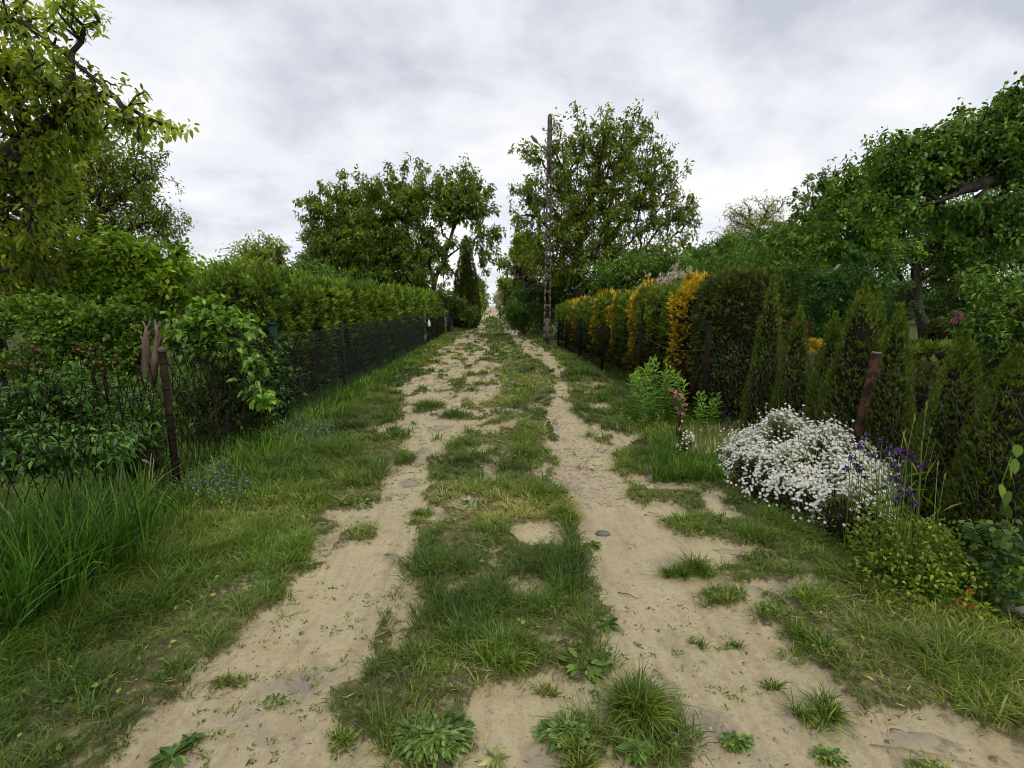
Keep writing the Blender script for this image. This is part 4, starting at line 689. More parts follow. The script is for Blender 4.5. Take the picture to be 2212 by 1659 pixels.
# box hedge and box ball in the right garden
c = at(2045, 760, 7.2); plant_bush('box_hedge', 'low flat-topped dark box hedge behind the rusty post', 'hedge', c[0], 7.2, boxbush(1.9, .6, at(2045, 742, 7.2)[2], 3600, .055, 497, p=6, bulge=.05), M['thujacone'])
c = at(2065, 730, 9); plant_bush('box_ball', 'dark rounded box bush right of the leaning apple trunk', 'bush', c[0], 9, boxbush(1.25, .8, at(2065, 692, 9)[2], 2600, .06, 498, p=2.6, bulge=.08), M['thujadark'])

# ------------------------------------------------------------------ fences
def chainlink(a, b, z0, z1, pitch, r, jit=.006, sag=0., seed=0, n=3, tip=.0, pz=1.15):
    a = np.array(a, float); b = np.array(b, float); Ln = np.linalg.norm(b-a); nx = int(Ln/pitch); nz = int((z1-z0)/pitch/pz); K, J = np.meshgrid(np.arange(nx), np.arange(nz+1))
    X = (K+((J+K) % 2))*pitch; Z = z0+(z1-z0)*J/nz
    def pos(X, Z):
        d = (b-a)/Ln; nrm_ = np.array([-d[1], d[0]]); w = sag*np.sin(X*2.3+1)*np.clip((Z-z0)/(z1-z0), 0, 1); px = a[0]+d[0]*X+nrm_[0]*(w*.8+jit*2*(vn(X*6, Z*6, seed)-.5)); py = a[1]+d[1]*X+nrm_[1]*(w*.8)
        s = jit*(vn(X*9, Z*9, seed+3)-.5)*3; return np.stack([px+d[0]*s, py+d[1]*s, Z-abs(sag)*(1+np.sin(X*1.7))*.5*np.clip((Z-z0)/(z1-z0), 0, 1)+jit*(vn(X*9, Z*9, seed+9)-.5)*2], -1)
    P = pos(X, Z); A = P[:-1].reshape(-1, 3); B = P[1:].reshape(-1, 3); g = Geo(); g.add(*prisms(A, B, r, r, n))
    if tip > 0: T = P[-1]; g.add(*prisms(T, T+np.array([0, 0, tip])+rng.normal(0, tip*.25, T.shape)*[.2, .6, .2], r*1.9, r*1.2, 4))
    return g
def post(name, base, top, r, mat, parent, cap=None, bands=0, bandmat=None):
    o = mk(name, tube([base, (np.array(base)+top)/2, top], r, 12), mat, parent, smooth=False)
    if cap: mk('post_cap', Geo().add(*tube([np.array(top)-[0, 0, .012], np.array(top)+[0, 0, .01], np.array(top)+[0, 0, .03]], [r*1.14, r*1.12, r*.7], 12)), cap, o)
    if bands:
        for k in range(bands):
            q = np.array(base)+(np.array(top)-base)*(k+.7)/(bands+.2); mk('tie_wire', tube([q-[0, 0, .005], q+[0, 0, .005]], r*1.13, 10), bandmat or M['wire'], o)
    return o
def fences():
    reseed(600)
    # 1: rusty wire fence, foreground left
    p1 = gp(386, 1075); p2 = gp(618, 922); t1 = at(350, 757, p1[1]-.02); t2 = at(588, 700, p2[1]); X1 = p1[0]
    f = thing('wire_fence', 'rusty sagging wire mesh fence on a thin rusty post, foreground left', 'fence', (p1[0], p1[1], 0))
    post('post', p1-[0, 0, .05], t1, .027, M['rustdark'], f, cap=M['concrete'], bands=6)
    mk('mesh', chainlink((X1-.06, 1.7), (X1-.02, p1[1]), .02, 1.14, .056, .0037, .022, .06, 1, 4, .04, 2.5), M['wire'], f)
    mk('mesh', chainlink((X1-.02, p1[1]), (p2[0]-.05, p2[1]-.06), .02, 1.19, .052, .0036, .016, .03, 2, 4, .04, 2.5), M['wire'], f)
    zt = 1.165; mk('tension_wire', Geo().add(*tube([(X1, p1[1]-.0, zt-.04), (X1-.03, (p1[1]+p2[1])/2, zt-.09), (p2[0], p2[1], zt)], .004, 5)), M['wire'], f)
    # 2: green post chain-link along the hedge
    f = thing('chain_link_fence', 'dark chain-link fence on green round posts in front of the left hedge', 'fence', (p2[0], p2[1], 0))
    post('post', p2-[0, 0, .05], t2, .055, M['green'], f, cap=M['green'], bands=4, bandmat=M['green'])
    Xf = p2[0]; ypost = [atx(u, 690, Xf)[1] for u in (741, 850, 880)]; yend = atx(912, 690, Xf)[1]
    for y in ypost: post('post', (Xf-.03, y, -.05), (Xf-.03, y, 1.34), .03, M['green'], f, cap=M['green'], bands=2, bandmat=M['green'])
    mk('mesh', chainlink((Xf+.05, p2[1]+.05), (Xf+.05, ypost[0]), .02, 1.24, .046, .0022, .008, .01, 3), M['wiregrey'], f)
    mk('mesh', chainlink((Xf+.05, ypost[0]), (Xf+.05, yend), .02, 1.28, .05, .0042, .008, .01, 4), M['wiregreen'], f)
    for z in (1.2,): mk('tension_wire', Geo().add(*tube([(Xf+.055, p2[1], z), (Xf+.055, yend, z)], .0025, 4)), M['wire'], f)
    # gate post with a hanging bottle lantern
    g = thing('gate_post', 'tall square blue-green metal post beside the left hedge', 'post', (Xf+.06, yend+.1, 0))
    top = at(912, 672, yend+.1)[2]; c = (Xf+.06, yend+.1)
    mk('post_body', Geo().add(*box((*c, top/2-.02), (.13, .13, top+.04))), M['teal'], g); mk('post_cap', Geo().add(*box((*c, top+.01), (.15, .15, .022))), M['teal'], g)
    mk('latch_plate', Geo().add(*box((c[0]+.035, c[1]-.068, top-.22), (.03, .01, .2))), M['iron'], g)
    mk('lower_sleeve', Geo().add(*box((*c, .24), (.155, .155, .5))), M['teal'], g)
    yl = yend+.05; c2 = np.array([c[0]+.20, yl, .92-.12]); L_ = thing('hanging_bottle', 'small white bottle lantern hanging from the blue-green post', 'lantern', c2)
    prof = [(0, .0), (.05, .005), (.06, .04), (.058, .16), (.035, .21), (.022, .25), (.022, .28)]
    mk('bottle', tube([c2+[0, 0, z] for r, z in prof], [max(r, .01) for r, z in prof], 14), M['porcelain'], L_, smooth=True)
    mk('hanger', Geo().add(*tube([c2+[0, 0, .27], c2+[-.05, 0, .36], c2+[-.13, 0, .38]], .006, 5)), M['iron'], L_)
    # 3: brown net fence and dark plank fence further on
    f = thing('net_fence', 'low dark brown net fence on the hedge just past the blue-green post', 'fence', (Xf, yend+.4, 0))
    y2 = atx(958, 690, Xf)[1]; mk('mesh', chainlink((Xf+.08, yend+.3), (Xf+.08, y2), .02, 1.12, .09, .009, .01, .02, 5), M['rustdark'], f)
    for y in np.linspace(yend+1.6, y2, 3): mk('post', tube([(Xf, y, -.05), (Xf, y, 1.18)], .04, 8), M['rustdark'], f)
    ya, yb = atx(965, 690, Xf)[1], atx(1008, 690, Xf)[1]; f = thing('plank_fence', 'tarred black upright plank fence on the left of the lane', 'fence', (Xf, ya, 0)); y = ya; k = 0
    while y < yb:
        w = .42; h = 1.28+rng.uniform(-.05, .05); mk('plank', Geo().add(*box((Xf+rng.uniform(-.02, .02), y+w/2, h/2), (.035, w-.03, h))), M['plank'], f); y += w; k += 1
    for z in (.35, 1.0): mk('rail', Geo().add(*box((Xf-.05, (ya+yb)/2, z), (.05, yb-ya, .08))), M['plank'], f)
    tag(mk('doorstep', Geo().add(*box((Xf+.45, ya-2.2, .06), (.55, .9, .12))), M['concrete'], loc=(Xf+.45, ya-2.2, 0)), 'low concrete step at the foot of the left hedge beyond the post', 'step')
    # 4: right fence
    XR = 2.66; yr = [atx(u, 662, XR)[1] for u in (1534, 1386, 1304, 1254, 1224, 1207)]
    f = thing('post_and_wire_fence', 'dark post and wire fence at the foot of the right hedge', 'fence', (XR, yr[1], 0))
    for i, y in enumerate(yr[1:]): post('post', (XR, y, -.05), (XR, y, 1.2 if i < 3 else 1.12), .034, M['wire'], f, cap=M['rustdark'])
    for z, r in ((1.08, .005), (.62, .003)):
        pts = []
        for a, b in zip(yr[:-1], yr[1:]): pts += [(XR+.05, a+(b-a)*t, z-.12*math.sin(math.pi*t)) for t in np.linspace(0, .9, 7)]
        mk('wire', Geo().add(*tube(pts, r, 5)), M['wiregrey'], f)
    mk('mesh', chainlink((XR+.05, yr[0]), (XR+.05, yr[-1]), .02, 1.05, .07, .0026, .012, .02, 6), M['wire'], f)
    XQ = 2.82; f = thing('chain_link_fence', 'old grey chain-link fence with a leaning rusty post, foreground right', 'fence', (XQ, 4.2, 0))
    q = atx(1850, 935, XQ); qt = at(1894, 762, q[1]-.02); d = (qt-q)/(qt[2]-q[2]); qb = q-d*q[2]
    o = mk('post', tube([qb, (qb+qt)/2+[.01, 0, 0], qt], .030, 14), M['rust'], f); mk('post_rim', Geo().add(*tube([qt-d*.01, qt+d*.006], .032, 14)), M['iron'], o)
    y0 = yr[0]; post('post', (XR, y0, -.05), (XR, y0, at(1534, 698, y0)[2]), .034, M['wire'], f, cap=M['rustdark'])
    mk('brace', Geo().add(*tube([(XR, y0, 1.0), (XR+.02, y0+.8, 0)], .03, 8)), M['rustdark'], f)
    mk('mesh', chainlink((XR+.04, y0), (XQ, q[1]), .02, 1.20, .05, .0017, .03, .03, 7, 3, .03, 1.4), M['wiregrey'], f)
    mk('mesh', chainlink((XQ, q[1]), (XQ+.02, 1.9), .02, 1.18, .054, .0018, .035, .05, 8, 3, .03, 1.4), M['wiregrey'], f)
    mk('tension_wire', Geo().add(*tube([(XR, y0, 1.16), (XQ, q[1], 1.12), (XQ+.02, 1.9, 1.14)], .0013, 5)), M['wiregrey'], f)
    # kerb stones along the right hedge
    ys = np.arange(atx(1345, 850, 2.5)[1]-.6, 21, .98)
    for i, y in enumerate(ys):
        z = tube([(2.5, y+.02, .02), (2.5+rng.uniform(-.02, .02), y+.48, .035), (2.5, y+.95, .02)], [.05, .062, .055], 7); o = mk('edging_stone', z, M['stone'], loc=(2.5, y, 0), smooth=False)
        tag(o, '%s rounded concrete edging stone along the right hedge, from the near end' % ORD[i], 'edging stone', 'edging stones along the right hedge')
    x0, y0 = 2.78, 2.0
    for i in range(3): tag(mk('edging_slab', Geo().add(*box((2.66, 1.7+i*.82, .02), (.07, .8, .14), rng.uniform(-.03, .03))), M['stone'], loc=(2.66, 1.7+i*.82, 0)), '%s grey edging slab at the foot of the right fence, foreground' % ORD[i], 'edging slab', 'edging slabs at the right fence')
    tag(mk('mulch', leafs(np.stack([rng.uniform(2.55, 3.0, 5000), rng.uniform(7.5, 21, 5000), rng.uniform(-.01, .03, 5000)], 1), rng.normal(0, 1, (5000, 3))*[1, 1, .2], .07, .035), M['brownleaf']), 'brown leaf litter and bark mulch under the right hedge', 'mulch', kind='stuff')
fences()

# ------------------------------------------------------------------ utility pole
def pole():
    yb = gp(1181, 746)[1]; B = at(1181, 746, yb); T = at(1188, 250, yb); B[2] = -.1; H = T[2]; r = thing('utility_pole', 'tall weathered concrete pole with ladder-like openings on the right of the lane', 'utility pole', (B[0], yb, 0)); g = Geo()
    cx = lambda z: B[0]+(T[0]-B[0])*z/H
    hw = lambda z: .145-(.145-.082)*z/H
    n = 30
    for k in range(n):                                          # two tapering rails
        z0, z1 = -.1+(H+.1)*k/n, -.1+(H+.1)*(k+1)/n
        for s in (-1, 1):
            tw = .055 if z0 < 6.7 else .05
            a0, a1 = cx(z0)+s*(hw(z0)-tw/2), cx(z1)+s*(hw(z1)-tw/2); v, f, R_ = box((0, 0, 0), (tw, .2-.06*z0/H, z1-z0)); v[:4] += [a0, yb, (z0+z1)/2]; v[4:] += [a1, yb, (z0+z1)/2]; g.add(v, f, R_)
    def web(z0, z1): v, f, R_ = box((cx((z0+z1)/2), yb, (z0+z1)/2), (2*hw((z0+z1)/2)-.09, .13, z1-z0)); g.add(v, f, R_)
    web(-.1, 1.12); z = 1.12
    while z < 6.7:                                              # oblong openings with thick rungs
        web(z+.46, z+.56); z += .56
    web(z+.05, H-.02)
    g.add(*box((cx(H), yb, H+.02), (.15, .13, .08), 0, .6)); mk('shaft', g, M['concrete'], r)
    for s, z in ((1, H-.32), (-1, H-.52), (1, H-.92), (-1, H-1.16)):
        x = cx(z)+s*.1; b = mk('bracket', Geo().add(*tube([(x, yb, z), (x+s*.09, yb, z-.03), (x+s*.14, yb, z-.02), (x+s*.15, yb, z+.05)], .017, 6)), M['iron'], r)
        mk('insulator', tube([(x+s*.15, yb, z+.03), (x+s*.15, yb, z+.06), (x+s*.15, yb, z+.09), (x+s*.15, yb, z+.13)], [.06, .065, .045, .034], 12), M['porcelain'], b, smooth=True)
    z = H-1.18; e = at(1147, 293, yb-.15)
    a = mk('lamp_arm', Geo().add(*tube([(cx(z)-.06, yb, z-.12), (cx(z)-.36, yb-.05, z+.05), e*.65+np.array([cx(z)-.36, yb-.05, z+.05])*.35], .022, 8)), M['iron'], r)
    m_ = e*.3+np.array([cx(z)-.36, yb-.05, z+.05])*.7; mk('lamp_head', Geo().add(*tube([m_, m_*.6+e*.4, e], [.035, .075, .045], 10)), M['iron'], a)
    tag(mk('concrete_slab', Geo().add(*box((*gp(1157, 722)[:2], .07), (.85, .3, .16))), M['stone'], loc=(*gp(1157, 722)[:2], 0)), 'long grey concrete slab lying left of the pole', 'slab')
pole()

# ------------------------------------------------------------------ far end
def far():
    yg = 158; z0 = terr(0, yg); a = at(1053, 660, yg)[0]; b = at(1073, 660, yg)[0]; r = thing('gate', 'small blue metal gate closing the far end of the lane', 'gate', ((a+b)/2, yg, z0)); g = Geo()
    for z in (.25, 1.25): g.add(*box(((a+b)/2, yg, z0+z), (b-a, .06, .07)))
    for x in np.linspace(a, b, 15): g.add(*box((x, yg, z0+.72), (.035, .035, 1.0)))
    mk('bars', g, M['blue'], r)
    for x in (a, (a+b)/2, b): mk('gate_post', Geo().add(*box((x, yg, z0+.65), (.16, .12, 1.4))), M['blue'], r)
    c = at(1011, 655, 41); r = thing('notice_board', 'plain brown wooden board standing among shrubs left of the lane', 'board', (c[0], 41, 0))
    mk('panel', Geo().add(*box((c[0], 41, c[2]), (.72, .04, .62))), M['board'], r); mk('leg', Geo().add(*box((c[0], 41.05, c[2]/2-.15), (.08, .06, c[2]))), M['board'], r)
    c = at(1117, 545, 48); tag(mk('wooden_pole', tube([(c[0], 48, -.1), (c[0]-.05, 48, c[2])], [.14, .10], 9), M['barkgrey'], loc=(c[0], 48, 0)), 'thin distant wooden pole among the yellow-green trees', 'pole')
    c = at(1083, 661, 80); tag(mk('boulder', blob((c[0], 80, .2), (.8, .5, .45), 5, 14, 8, .25), M['rock'], loc=(c[0], 80, 0), smooth=True), 'pale boulder beside the far right edge of the lane', 'boulder')
    for i, v in enumerate((556, 577, 599)):
        A = at(860, v-8, 230); B = at(1260, v-6, 230); m = (A+B)/2-[0, 0, 1.6]; pts = [A*(1-t)**2+m*2*t*(1-t)+B*t*t for t in np.linspace(0, 1, 12)]
        tag(mk('power_line', tube(pts, .035, 4), M['iron'], loc=A), ['topmost', 'middle', 'lowest'][i]+' thin power cable crossing the sky gap at the end of the lane', 'cable', 'distant power cables')
far()

# ------------------------------------------------------------------ stump, peony buds, plants at the left fence
def left_plants():
    reseed(700); c = at(325, 900, 4.9); r = thing('tree_stump', 'broken split tree stump with jagged top behind the rusty fence', 'stump', (c[0], 4.9, 0)); T = lambda u, v: at(u, v, 4.9)
    g = Geo(); b = np.array([c[0], 4.9, -.05])
    g.add(*tube([b, T(323, 860), T(320, 815), T(317, 785), T(316, 762), T(315, 738), T(317, 722), T(318, 704)], [.08, .06, .05, .042, .036, .032, .026, .012], 9)); g.add(*tube([T(326, 850), T(330, 805), T(335, 775), T(337, 748), T(341, 725), T(338, 702)], [.05, .038, .034, .03, .026, .012], 8))
    V, F, R_ = g.out(); V = V+.010*np.stack([fbm(V[:, 2]*40, V[:, 0]*40+9, 3)-.5, fbm(V[:, 2]*40, V[:, 0]*40, 5)-.5, 0*V[:, 0]], 1)*2; mk('trunk', (V, F, R_), M['wood'], r); g = Geo()
    for (u0, v0, u1, v1, w) in ((312, 745, 303, 725, .022), (338, 755, 348, 722, .026), (316, 730, 326, 712, .016), (335, 735, 343, 700, .02), (318, 800, 328, 770, .03), (314, 712, 309, 694, .012), (320, 712, 323, 690, .014), (341, 712, 346, 696, .012), (336, 712, 334, 690, .012), (345, 740, 352, 726, .015), (310, 760, 304, 745, .014)): g.add(*tube([T(u0, v0), T((u0+u1)/2+2, (v0+v1)/2), T(u1, v1)], [w, w*.8, .004], 5))
    mk('splinter', g, M['wood'], r)
    pe = bpy.data.objects['peony_bush']
    for (u, v) in ((112, 808), (23, 760+30), (46, 792), (170, 758), (195, 757), (219, 754), (222, 800), (197, 792), (80, 802), (143, 862), (250, 772), (293, 780), (218, 786), (86, 760), (70, 752), (320, 835)):
        Y = 3.4+(u/320)*.6; p = at(u, v, Y); s = mk('flower_stalk', Geo().add(*tube([p-[.02, -.04, .35], p-[.005, -.01, .15], p], .0035, 5)), M['wire'], pe)
        mk('bud', blob(p+[0, 0, .01], (.012, .012, .014), 4, 10, 7, .06), M['bud'], s, smooth=True)
    # tall strap-leaved clump
    g = Geo(); n = 2700; u = np.clip(rng.normal(115, 100, n), -160, 320); v = rng.uniform(1120, 1390, n); v = 1130+(v-1130)*np.clip(1.15-(u/420), .25, 1.2)
    P = np.array([gp(a, b_) for a, b_ in zip(u, v)]); k = (P[:, 0] > -2.75) & (P[:, 0] < -1.35); P = P[k]; n = len(P); P[:, 2] = 0
    h = rng.uniform(.28, .62, n)*(.75+.4*sst(-1.6, -2.3, P[:, 0])); g.add(*blades(P, rng.uniform(0, 6.283, n), h, rng.uniform(.006, .012, n), rng.uniform(.1, .9, n)**1.6+.05, None, 3))
    c = P.mean(0); o = mk('long_grass_clump', g, M['longleaf'], loc=(c[0], c[1], 0)); tag(o, 'big clump of tall dark strap-like leaves in front of the rusty fence, left edge', 'clump')
    for j, (u, v, lab) in enumerate(((262, 955, 'dry tan grass stalks standing in the tall clump at the left fence'), (322, 985, 'shorter dry tan stalks just left of the thin rusty post'))):
        b = gp(u-16, 1150-20*j); g = Geo()
        for k in range(6):
            t = at(u+rng.uniform(-8, 14), v+rng.uniform(-15, 60), b[1]+.05); q = b+rng.normal(0, .02, 3)*[1, 1, 0]; g.add(*tube([q, (q+t)/2+rng.normal(0, .008, 3), t], [.004, .003, .0015], 5, rng.random()))
        tag(mk('dry_stalks', g, M['straw'], loc=b), lab, 'stalks')
    # tall rough grass along the foot of the fences
    g = Geo(); n = 5200; y = 2.2+rng.random(n)**1.3*14; x = -2.62+np.abs(rng.normal(0, .17, n)); P = np.stack([x, y, 0*x], 1)
    g.add(*blades(P, rng.uniform(0, 6.28, n), rng.uniform(.10, .34, n)*(1.1-.03*y), .006+.0009*y, rng.uniform(.1, .8, n), None, 3)); tag(mk('verge_grass', g, M['tallgrass']), 'taller rough grass along the foot of the left fence', 'grass', kind='stuff')
    # blue speedwell
    for j, (u0, v0, ru, rv, n, lab) in enumerate(((460, 1085, 85, 40, 190, 'patch of tiny blue flowers right of the thin rusty post'), (655, 958, 75, 28, 230, 'patch of tiny blue flowers near the green fence post'), (450, 1040, 60, 20, 60, 'few scattered blue flowers close to the rusty fence'))):
        a = rng.uniform(0, 6.28, n); rr = rng.random(n)**.6; P = np.array([gp(u0+ru*q*math.cos(w), v0+rv*q*math.sin(w)) for q, w in zip(rr, a)]); P = P[P[:, 0] > -2.6]; n = len(P); h = rng.uniform(.12, .24, n); T_ = P+np.stack([rng.normal(0, .02, n), rng.normal(0, .02, n), h], 1)
        c = P.mean(0); r = thing('speedwell', lab, 'wildflowers', c, 'blue flower patches'); g = Geo(); g.add(*prisms(P, T_, .0016, .001, 3)); m = n*7; idx = rng.integers(0, n, m); t = rng.random(m)[:, None]; g.add(*leafs(P[idx]*(1-t)+T_[idx]*t, rng.normal(0, 1, (m, 3))*[1, 1, .5], .022, .012))
        mk('stems', g, M['weed'], r); g = Geo(); m = 4
        for k in range(m):
            w = k*6.283/m; g.add(*leafs(T_, np.tile([math.cos(w), math.sin(w), .25], (n, 1))+rng.normal(0, .15, (n, 3)), .0085, .009, fold=.02, droop=0))
        o = mk('blossoms', g, M['blueflower'], r); o['kind'] = 'stuff'
left_plants()

# ------------------------------------------------------------------ flowers at the right fence
def star(P, Nn, r, m, w=.8):                                         # open flowers with m petals
    Nn = nrm(Nn); a = nrm(np.cross(Nn, np.array([.3, .8, .1])+rng.normal(0, .3, P.shape))); b = np.cross(Nn, a); g = Geo()
    for k in range(m):
        t = k*6.283/m+rng.random(len(P))*.3; D = a*np.cos(t)[:, None]+b*np.sin(t)[:, None]+Nn*.18; g.add(*leafs(P, D, r, r*w, np.cross(D, Nn), fold=.05, droop=0))
    return g
def stems_with_leaves(name, lab, cat, spots, lm, L_, w_, per, grp=None, hvar=.15, lean=.1, r=.004, z0=0., up=.5):
    """leafy upright stems; spots = (x, y, h)"""
    c = np.mean([s[:2] for s in spots], 0); root = thing(name, lab, cat, (c[0], c[1], 0), grp)
    for (x, y, h) in spots:
        t = np.array([x+rng.normal(0, lean*h), y+rng.normal(0, lean*h), h]); b = np.array([x, y, 0.]); m_ = (b+t)/2+rng.normal(0, .02, 3); o = mk('stem', Geo().add(*tube([b, m_, t], [r, r*.8, r*.4], 5)), M['weed'], root)
        q = np.linspace(.08, 1, per)+rng.normal(0, .01, per); q = np.clip(q, 0, 1); P = b*(1-q)[:, None]**2+m_*2*(q*(1-q))[:, None]+t*(q**2)[:, None]; a = np.arange(per)*2.4+rng.random()*6; e = up+1.4*sst(.75, 1, q)
        D = np.stack([np.cos(a), np.sin(a), e], 1); mk('leaves', leafs6(P, D, L_*rng.uniform(.7, 1.1, per)*(1-.35*sst(.85, 1, q)), w_, R=np.clip(q*.6+.4*rng.random(per), 0, 1)), M[lm], o)
    return root
def right_plants():
    reseed(800)
    sp_n = []
    for k in range(38):
        u = rng.uniform(1362, 1470); b = gp(u, rng.uniform(885, 930)); t = 930-u*0; hh = at(u, 768+abs(u-1412)*.8+rng.uniform(0, 45)*(k % 3), b[1])[2]; sp_n.append((b[0], b[1], max(.3, hh)))
    stems_with_leaves('phlox_plant', 'tall bright green leafy phlox clump in front of the right hedge', 'plant', sp_n, 'lilac', .13, .026, 34, lean=.05)
    s2 = []
    for k in range(13):
        u = rng.uniform(1490, 1545); b = gp(u, rng.uniform(935, 960)); s2.append((b[0], b[1], max(.25, at(u, 850+rng.uniform(0, 40), b[1])[2])))
    stems_with_leaves('phlox_plant', 'shorter leafy phlox clump just right of the pink flowers', 'plant', s2, 'lilac', .11, .024, 24, lean=.07)
    s3 = [(*gp(rng.uniform(1335, 1440), rng.uniform(905, 935))[:2], rng.uniform(.12, .3)) for k in range(40)]
    stems_with_leaves('low_phlox', 'low young leafy shoots at the foot of the tall phlox clump', 'plant', s3, 'mid', .07, .02, 12)
    # pink columbine
    b = gp(1466, 968); r = thing('columbine', 'pink columbine with nodding flowers in front of the phlox', 'columbine', b); 
    for (u, v) in ((1452, 841), (1460, 848), (1466, 850), (1475, 857), (1463, 862), (1461, 880), (1465, 890), (1480, 872), (1458, 855), (1470, 925), (1474, 893)):
        p = at(u, v, b[1]+rng.normal(0, .05)); q = b+rng.normal(0, .02, 3)*[1, 1, 0]; s = mk('stem', Geo().add(*tube([q, (q+p)/2+[.01, 0, .03], p], [.0035, .003, .002], 5)), M['brownleaf'], r)
        m = 9; P = np.tile(p, (m, 1))+rng.normal(0, .006, (m, 3)); g = Geo(); g.add(*leafs(P, rng.normal(0, 1, (m, 3))*[1, 1, .6]-[0, 0, .5], .036, .022)); mk('flower', g, M['pinkflower'], s)
    r2 = thing('columbine', 'dim mauve columbine in front of the dark hedge base', 'columbine', gp(1575, 960))
    for k in range(7):
        b2 = gp(1560+k*7, 958); p = at(1562+k*6, 868+rng.uniform(0, 50), b2[1]); s = mk('stem', Geo().add(*tube([b2, p], .0025, 4)), M['brownleaf'], r2); P = np.tile(p, (7, 1)); mk('flower', leafs(P, rng.normal(0, 1, (7, 3)), .03, .018), M['purpleflower'], s)
    # silvery lamb's ears and feathery grass
    g = Geo(); n = 1500; P = np.array([gp(rng.uniform(1490, 1610), rng.uniform(945, 1010)) for k in range(n)]); g.add(*blades(P, rng.uniform(0, 6.28, n), rng.uniform(.14, .30, n), .018, rng.uniform(.05, .4, n)))
    tag(mk('silvery_plant', g, M['greyleaf'], loc=P.mean(0)*[1, 1, 0]), 'grey-green woolly upright plant left of the white flower mound', 'plant')
    g = Geo(); n = 3800; P = np.array([gp(rng.uniform(1410, 1600), rng.uniform(960, 1045)) for k in range(n)]); g.add(*blades(P, rng.uniform(0, 6.28, n), rng.uniform(.10, .26, n), .007, rng.uniform(.1, .9, n), None, 3))
    tag(mk('grass_clump', g, M['tallgrass'], loc=P.mean(0)*[1, 1, 0]), 'fresh tall grass between the phlox and the white flower mound', 'grass clump')
    # white flower mound
    def mound(name, lab, cxy, hx, hy, H, rot, nf, nl, seed):
        reseed(seed); cr, sr = math.cos(rot), math.sin(rot); r = thing(name, lab, 'flowers', (cxy[0], cxy[1], 0), 'white flower mounds'); 
        def surf(a, q, k=1.): 
            x, y = q*np.cos(a)*hx, q*np.sin(a)*hy; wob = 1+.22*(fbm(np.cos(a)*1.5+5, np.sin(a)*1.5+seed, seed)-.5)*2; x, y = x*wob, y*wob
            z = H*np.clip(1-q**2.6, 0, 1)**.6*(.5+1.0*(fbm(x*4.2+9, y*4.2, seed+2, 3)))*(1+.25*x/hx); return np.stack([cxy[0]+x*cr-y*sr, cxy[1]+x*sr+y*cr, z*k], -1)
        a = rng.uniform(0, 6.283, nf); q = np.sqrt(rng.random(nf))*1.02; P = surf(a, np.minimum(q, 1)); out = np.stack([np.cos(a+rot)*q**2, np.sin(a+rot)*q**2, 0*a+.85], 1); P[:, 2] += rng.uniform(.0, .05, nf)+.03; P += rng.normal(0, .014, P.shape); kk = rng.random(nf) < sst(.28, .52, fbm(P[:, 0]*9, P[:, 1]*9, seed+8, 2))*(1-.5*sst(.8, 1, q)); P, out, a, q = P[kk], out[kk], a[kk], q[kk]; nf = len(P)
        far_ = rng.random(nf) < .15; P[far_] += np.stack([rng.normal(0, .06, nf), rng.normal(0, .06, nf), rng.uniform(.02, .09, nf)], 1)[far_]
        b = mk('blossoms', star(P, out+rng.normal(0, .35, P.shape)+[-.1, -.35, 0], .0135, 5), M['whiteflower'], r); b['kind'] = 'stuff'
        B = P-out*.10*np.array([1, 1, .9])-[0, 0, .05]; mk('stems', prisms(B, P, .0014, .001, 3), M['greyleaf'], r)
        a = rng.uniform(0, 6.283, nl); q = np.sqrt(rng.random(nl)); P = surf(a, q, 1)*[1, 1, 1]; P[:, 2] *= rng.uniform(.2, 1.0, nl); mk('leaves', leafs(P, np.stack([np.cos(a), np.sin(a), 0*a+1], 1)+rng.normal(0, .5, (nl, 3)), .045, .007), M['greyleaf'], r)
        A_, Q_ = np.meshgrid(np.linspace(0, 6.283, 28, endpoint=False), np.linspace(0, 1, 8)); V = surf(A_, Q_*.92, .82).reshape(-1, 3); F = np.array([[i*28+j, i*28+(j+1) % 28, (i+1)*28+(j+1) % 28, (i+1)*28+j] for i in range(7) for j in range(28)]); mk('undergrowth', (V, F, None), M['core'], r)
    mound('snow_in_summer', 'large mound of small white flowers spilling from the right fence onto the grass', (2.65, 3.92), .52, .92, .46, math.radians(3), 10500, 5200, 31)
    mound('snow_in_summer', 'thinner edge of small white flowers under the purple columbines', (2.50, 3.12), .24, .28, .34, .2, 420, 1500, 33)
    mound('snow_in_summer', 'little separate sprig of white flowers left of the big white mound', (2.06, 4.9), .12, .14, .2, 0, 60, 150, 35)
    # tall grass stalks rising through the mound
    def stalks(name, lab, cat, spots, lm='grass', r=.0026, leaves=4, Ll=.14):
        c = np.mean([s[0] for s in spots], 0); root = thing(name, lab, cat, (c[0], c[1], 0))
        for b, t in spots:
            g = Geo(); m_ = (b*.45+t*.55)+rng.normal(0, .02, 3); g.add(*tube([b, m_, t], [r, r*.8, r*.5], 4, rng.random())); q = rng.uniform(.1, .8, leaves)[:, None]; g.add(*leafs(b*(1-q)+t*q, rng.normal(0, .6, (leaves, 3))+[0, 0, 1.1], Ll, .008)); d = nrm(t-m_); g.add(*leafs(np.array([t-d*.01, t-d*.025, t]), np.tile(d, (3, 1))+rng.normal(0, .1, (3, 3)), .05, .010))
            mk('stalk', g, M[lm], root)
    sp_ = []
    for (u, v) in ((1635, 925), (1650, 960), (1665, 905), (1690, 935), (1700, 900), (1712, 960), (1725, 945), (1740, 905), (1760, 915), (1675, 990)):
        X = rng.uniform(2.2, 2.6); t = atx(u, v, X); sp_.append((np.array([t[0]+rng.normal(0, .06), t[1]-.05, .1]), t))
    stalks('grass_stalks', 'thin green grass stalks growing up through the white flower mound', 'stalks', sp_)
    sp_ = []
